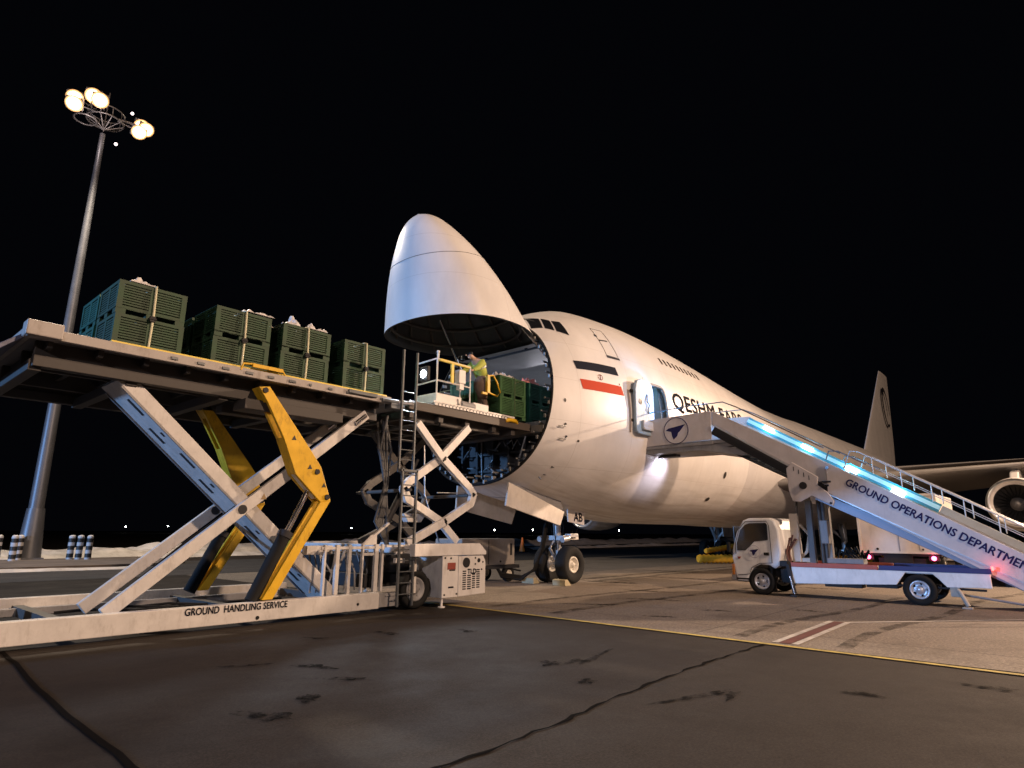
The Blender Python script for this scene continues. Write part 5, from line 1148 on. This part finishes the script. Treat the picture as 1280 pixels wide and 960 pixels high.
# ------------------------------------------------------------------ floodlight mast
MXY = Vector((-1.2, 28.9, 0))
ms = thing('floodlight_mast', 'tall grey floodlight mast with clusters of bright lamps on a ring, standing by the road', 'light mast', tuple(MXY))
pol = MB(); pol.cyl(MXY+Vector((0, 0, .1)), MXY+Vector((0, 0, 2.8)), .60, 20, .42); pol.cyl(MXY+Vector((0, 0, 2.8)), MXY+Vector((0, 0, 26)), .36, 20, .15); pol.box(MXY+Vector((-.6, -.6, .05)), MXY+Vector((.6, .6, .2)))
pol.build('pole', mat('mast_steel', (.13, .135, .15), .42, metal=.4, dirt=.25, sc=1), ms)
nv = Vector((cam.location.x-MXY.x, cam.location.y-MXY.y, 0)).normalized(); rv = Vector((nv.y, -nv.x, 0))*-1
if rv.dot(cr) < 0: rv = -rv
T = MXY+Vector((0, 0, 26.0))
def ringpts(c, r, n=28): return [c+rv*r*math.cos(2*math.pi*k/n)+nv*r*math.sin(2*math.pi*k/n) for k in range(n)]
RM = mat('ring_steel', (.25, .24, .24), .4, metal=.4)
rg2 = MB(); c1 = T-rv*1.0+Vector((0, 0, .4)); rg2.tube(ringpts(c1+nv*.4, .6), .05, 6, True)
c2 = T+Vector((0, 0, .9))
rg2.tube(ringpts(c2, 1.0), .05, 6, True); rg2.tube(ringpts(c2+Vector((0, 0, .6)), 1.0), .04, 6, True)
for k in range(10): a = 2*math.pi*k/10; p = c2+rv*1.0*math.cos(a)+nv*1.0*math.sin(a); rg2.tube([T+Vector((0, 0, .3)), p, p+Vector((0, 0, .6))], .035, 6)
rg2.tube([T+Vector((0, 0, .2)), T+Vector((0, 0, 3.0))], .035, 6)
rg2.build('lamp_ring', RM, ms)
HEADM = mat('lamp_housing', (.25, .24, .23), .5)
GLOW = mat('floodlamp_glow', (.9, .9, .9), emit=(1.0, .84, .62), es=8)
RIMG = mat('lamp_halo_glow', (.9, .6, .3), emit=(1.0, .50, .18), es=.8)  # emissive ring added for the warm glow around each lens
heads = [(-.75, 2.5, .9), (-1.6, 2.3, .12), (-1.62, 2.1, .62), (-.42, 2.75, .62), (1.95, -.2, 1.55), (1.85, .3, .8), (2.2, .2, 1.2)]
for a, b, c in heads:
    p = T+rv*a+nv*b+Vector((0, 0, c)); dirn = (nv*.75+Vector((0, 0, -.75))+rv*.08*a).normalized(); Rm = rot_to(dirn).to_4x4(); Rm.translation = p
    hd2 = MB(); hd2.box((-.42, -.34, -.22), (.42, .34, .12), Rm); ho = hd2.build('lamp_head', HEADM, ms, .03)
    MB().lathe([(.14, .34), (.24, .31), (.32, .2), (.34, .001)], p, dirn, 18).build('lamp_lens', GLOW, ho)
    MB().lathe([(.12, .46), (.16, .46), (.15, .345), (.12, .345)], p, dirn, 20).build('lamp_halo_ring', RIMG, ho)
    MB().tube([p, p*.35+c2*.65+Vector((0, 0, .3))], .04, 6).build('lamp_arm', RM, ho)
SM = mat('small_lamp_glow', (.9, .9, .9), emit=(1, .8, .8), es=3)
for a, b, c in ((1.35, 0, 2.1), (1.75, 0, 1.75), (.75, 0, -.4)): MB().sph(T+rv*a+nv*b+Vector((0, 0, c)), .1, 8).build('small_lamp', SM, ms)
lamp('mast_flood', 'SPOT', tuple(T+nv*3.2+Vector((0, 0, .6))), 27000, (1, .82, .62), target=tuple(MXY+nv*14), size=.5, spot=120)
lamp('mast_glow', 'POINT', tuple(T-rv*.6+nv*1.6+Vector((0, 0, -.6))), 120, (1, .8, .75), size=.2)
# bollards
BLK2 = mat('bollard_black', (.02, .02, .02), .5); WH2 = mat('bollard_white', (.62, .60, .58), .55, dirt=.3)
def bollard(x, y, lab, grp='striped posts at the mast foot'):
    t = thing('striped_bollard', lab, 'bollard', (x, y, .1), grp); h = 1.32
    MB().cyl((x, y, .1), (x, y, h), .155, 18).sph((x, y, h), .155, 14, (1, 1, .55)).build('post', WH2, t)
    b_ = MB()
    for k in range(3):
        z0 = .22+k*.40
        for j in range(8):
            if True: b_.cyl((x, y, z0), (x, y, z0+.21), .160, 18, caps=False); break
    b_.build('black_bands', BLK2, t)
bl = ['black and white bollard farthest left at the mast foot', 'black and white bollard closest to the left side of the mast', 'black and white bollard in front at the left of the mast',
      'left bollard of the three striped ones right of the mast', 'middle bollard of the three striped ones right of the mast', 'right bollard of the three striped ones right of the mast']
for (x, y), l in zip([Z_ for Z_ in ((-2.45, 29.4), (-1.75, 28.3), (-2.2, 27.2), (.36, 27.5), (.70, 27.25), (1.08, 27.0))], bl): bollard(x, y, l)
# ground power cart with cable
gp = thing('ground_power_cart', 'low grey ground power cart on wheels parked under the airplane nose', 'power cart', (6.3, 2.1, 0))
gb = MB().box((4.6, 1.5, .58), (7.2, 2.8, 1.46)).build('housing', mat('cart_paint', (.34, .31, .28), .5, dirt=.5, sc=2), gp, .03)
MB().box((4.4, 1.45, .46), (7.4, 2.85, .575)).build('cart_frame', DARKM, gp, .01)
d_ = MB(); d_.box((5.85, 1.49, .62), (5.87, 1.5, 1.42)); d_.box((6.95, 1.485, .9), (7.05, 1.5, 1.3)); d_.cyl((6.45, 1.48, .70), (6.45, 1.5, .70), .035, 10); d_.box((4.9, 1.49, .8), (5.5, 1.5, 1.3)); d_.build('cart_panel_gaps', DARKM, gb)
for x in (4.95, 6.95):
    for y in (1.6, 2.7): wheel('wheel', (x, y, .27), .27, .18, gp, (0, 1, 0), .5)
MB().tube([(7.35, 2.1, .45), (8.2, 2.1, .3)], .03, 8).build('tow_bar', DARKM, gp)
cab_ = MB()
for k in range(3): cab_.tube([(7.65+.05*k, .12+.05*k, 2.5), (7.35+.07*k, .25, 1.9), (7.25+.06*k, .35, 1.1), (7.05+.05*k, .5, .45), (6.7+.04*k, .8, .12+.05*k), (6.4, 1.4, .2+.05*k), (6.3, 1.6, .6)], .045, 8)
tag(cab_.build('power_cable', BLACK), 'thick black cables hanging from the nose gear bay down to the grey power cart', 'cable')
cn = thing('traffic_cone', 'small orange marker cone far behind the power cart', 'cone', (33.4, 23.6, 0))
MB().cyl((33.4, 23.6, .05), (33.4, 23.6, 1.25), .28, 16, .06).build('cone_body', mat('orange_plastic', (.85, .22, .03), .5, emit=(1, .3, .05), es=0.0), cn); MB().box((33.0, 23.2, .004), (33.8, 24.0, .06)).build('cone_base', BLACK, cn)
MB().cyl((33.4, 23.6, .5), (33.4, 23.6, .8), .192, 16, .131, caps=False).build('reflective_band', WHITE, cn)
for (x, y), l in zip(((8.48, -.05), (7.12, -.62), (8.52, .42)), ('pale wedge wheel chock behind the nose wheels on the near side', 'pale wedge wheel chock in front of the near nose wheel', 'pale wedge wheel chock behind the far nose wheel')):
    pass
MB_ = lambda x, y: MB().prism([(x-.16, .0), (x-.16, .18), (x-.02, .2), (x+.16, .03), (x+.16, .0)], 1, y-.26, y+.26)
CHM = mat('chock_paint', (.42, .36, .22), .7, dirt=.5, sc=6)
tag(MB_(7.02, -.70).build('wheel_chock', CHM, None, .012), 'pale wheel chock in front of the near nose wheel', 'wheel chock', 'chocks at the nose wheels')
tag(MB_(7.02, .62).build('wheel_chock', CHM, None, .012), 'pale wheel chock in front of the far nose wheel', 'wheel chock', 'chocks at the nose wheels')
# yellow air ducts
def duct(name, pts, r, lab, n=10):
    P = []; 
    for a, b in zip(pts, pts[1:]):
        a, b = Vector(a), Vector(b); m_ = int((b-a).length/.13)
        P += [a.lerp(b, k/m_) for k in range(m_)]
    rad = [r*(1.0 if k % 2 else .74) for k in range(len(P))]
    return tag(MB().tube(P, rad, 16).build(name, mat('yellow_duct_fabric', (.80, .44, .03), .6, var=.3, sc=5)), lab, 'air hose', 'yellow air hoses behind the stairs truck')
duct('air_duct', [(24.6, 2.9, .28), (26.7, 1.3, .28), (27.4, .8, .28)], .26, 'yellow ribbed air hose lying on the ground left of the truck cab')
duct('air_duct', [(25.0, 2.6, .7), (28.0, 1.6, 1.05), (30.5, .7, 1.7)], .16, 'thin yellow air hose sloping up behind the ribbed one')
duct('air_duct', [(24.5, -4.3, .35), (26.5, -5.6, .45), (28.5, -6.8, .35)], .3, 'dull yellow air hose seen between the lift column and the box truck')
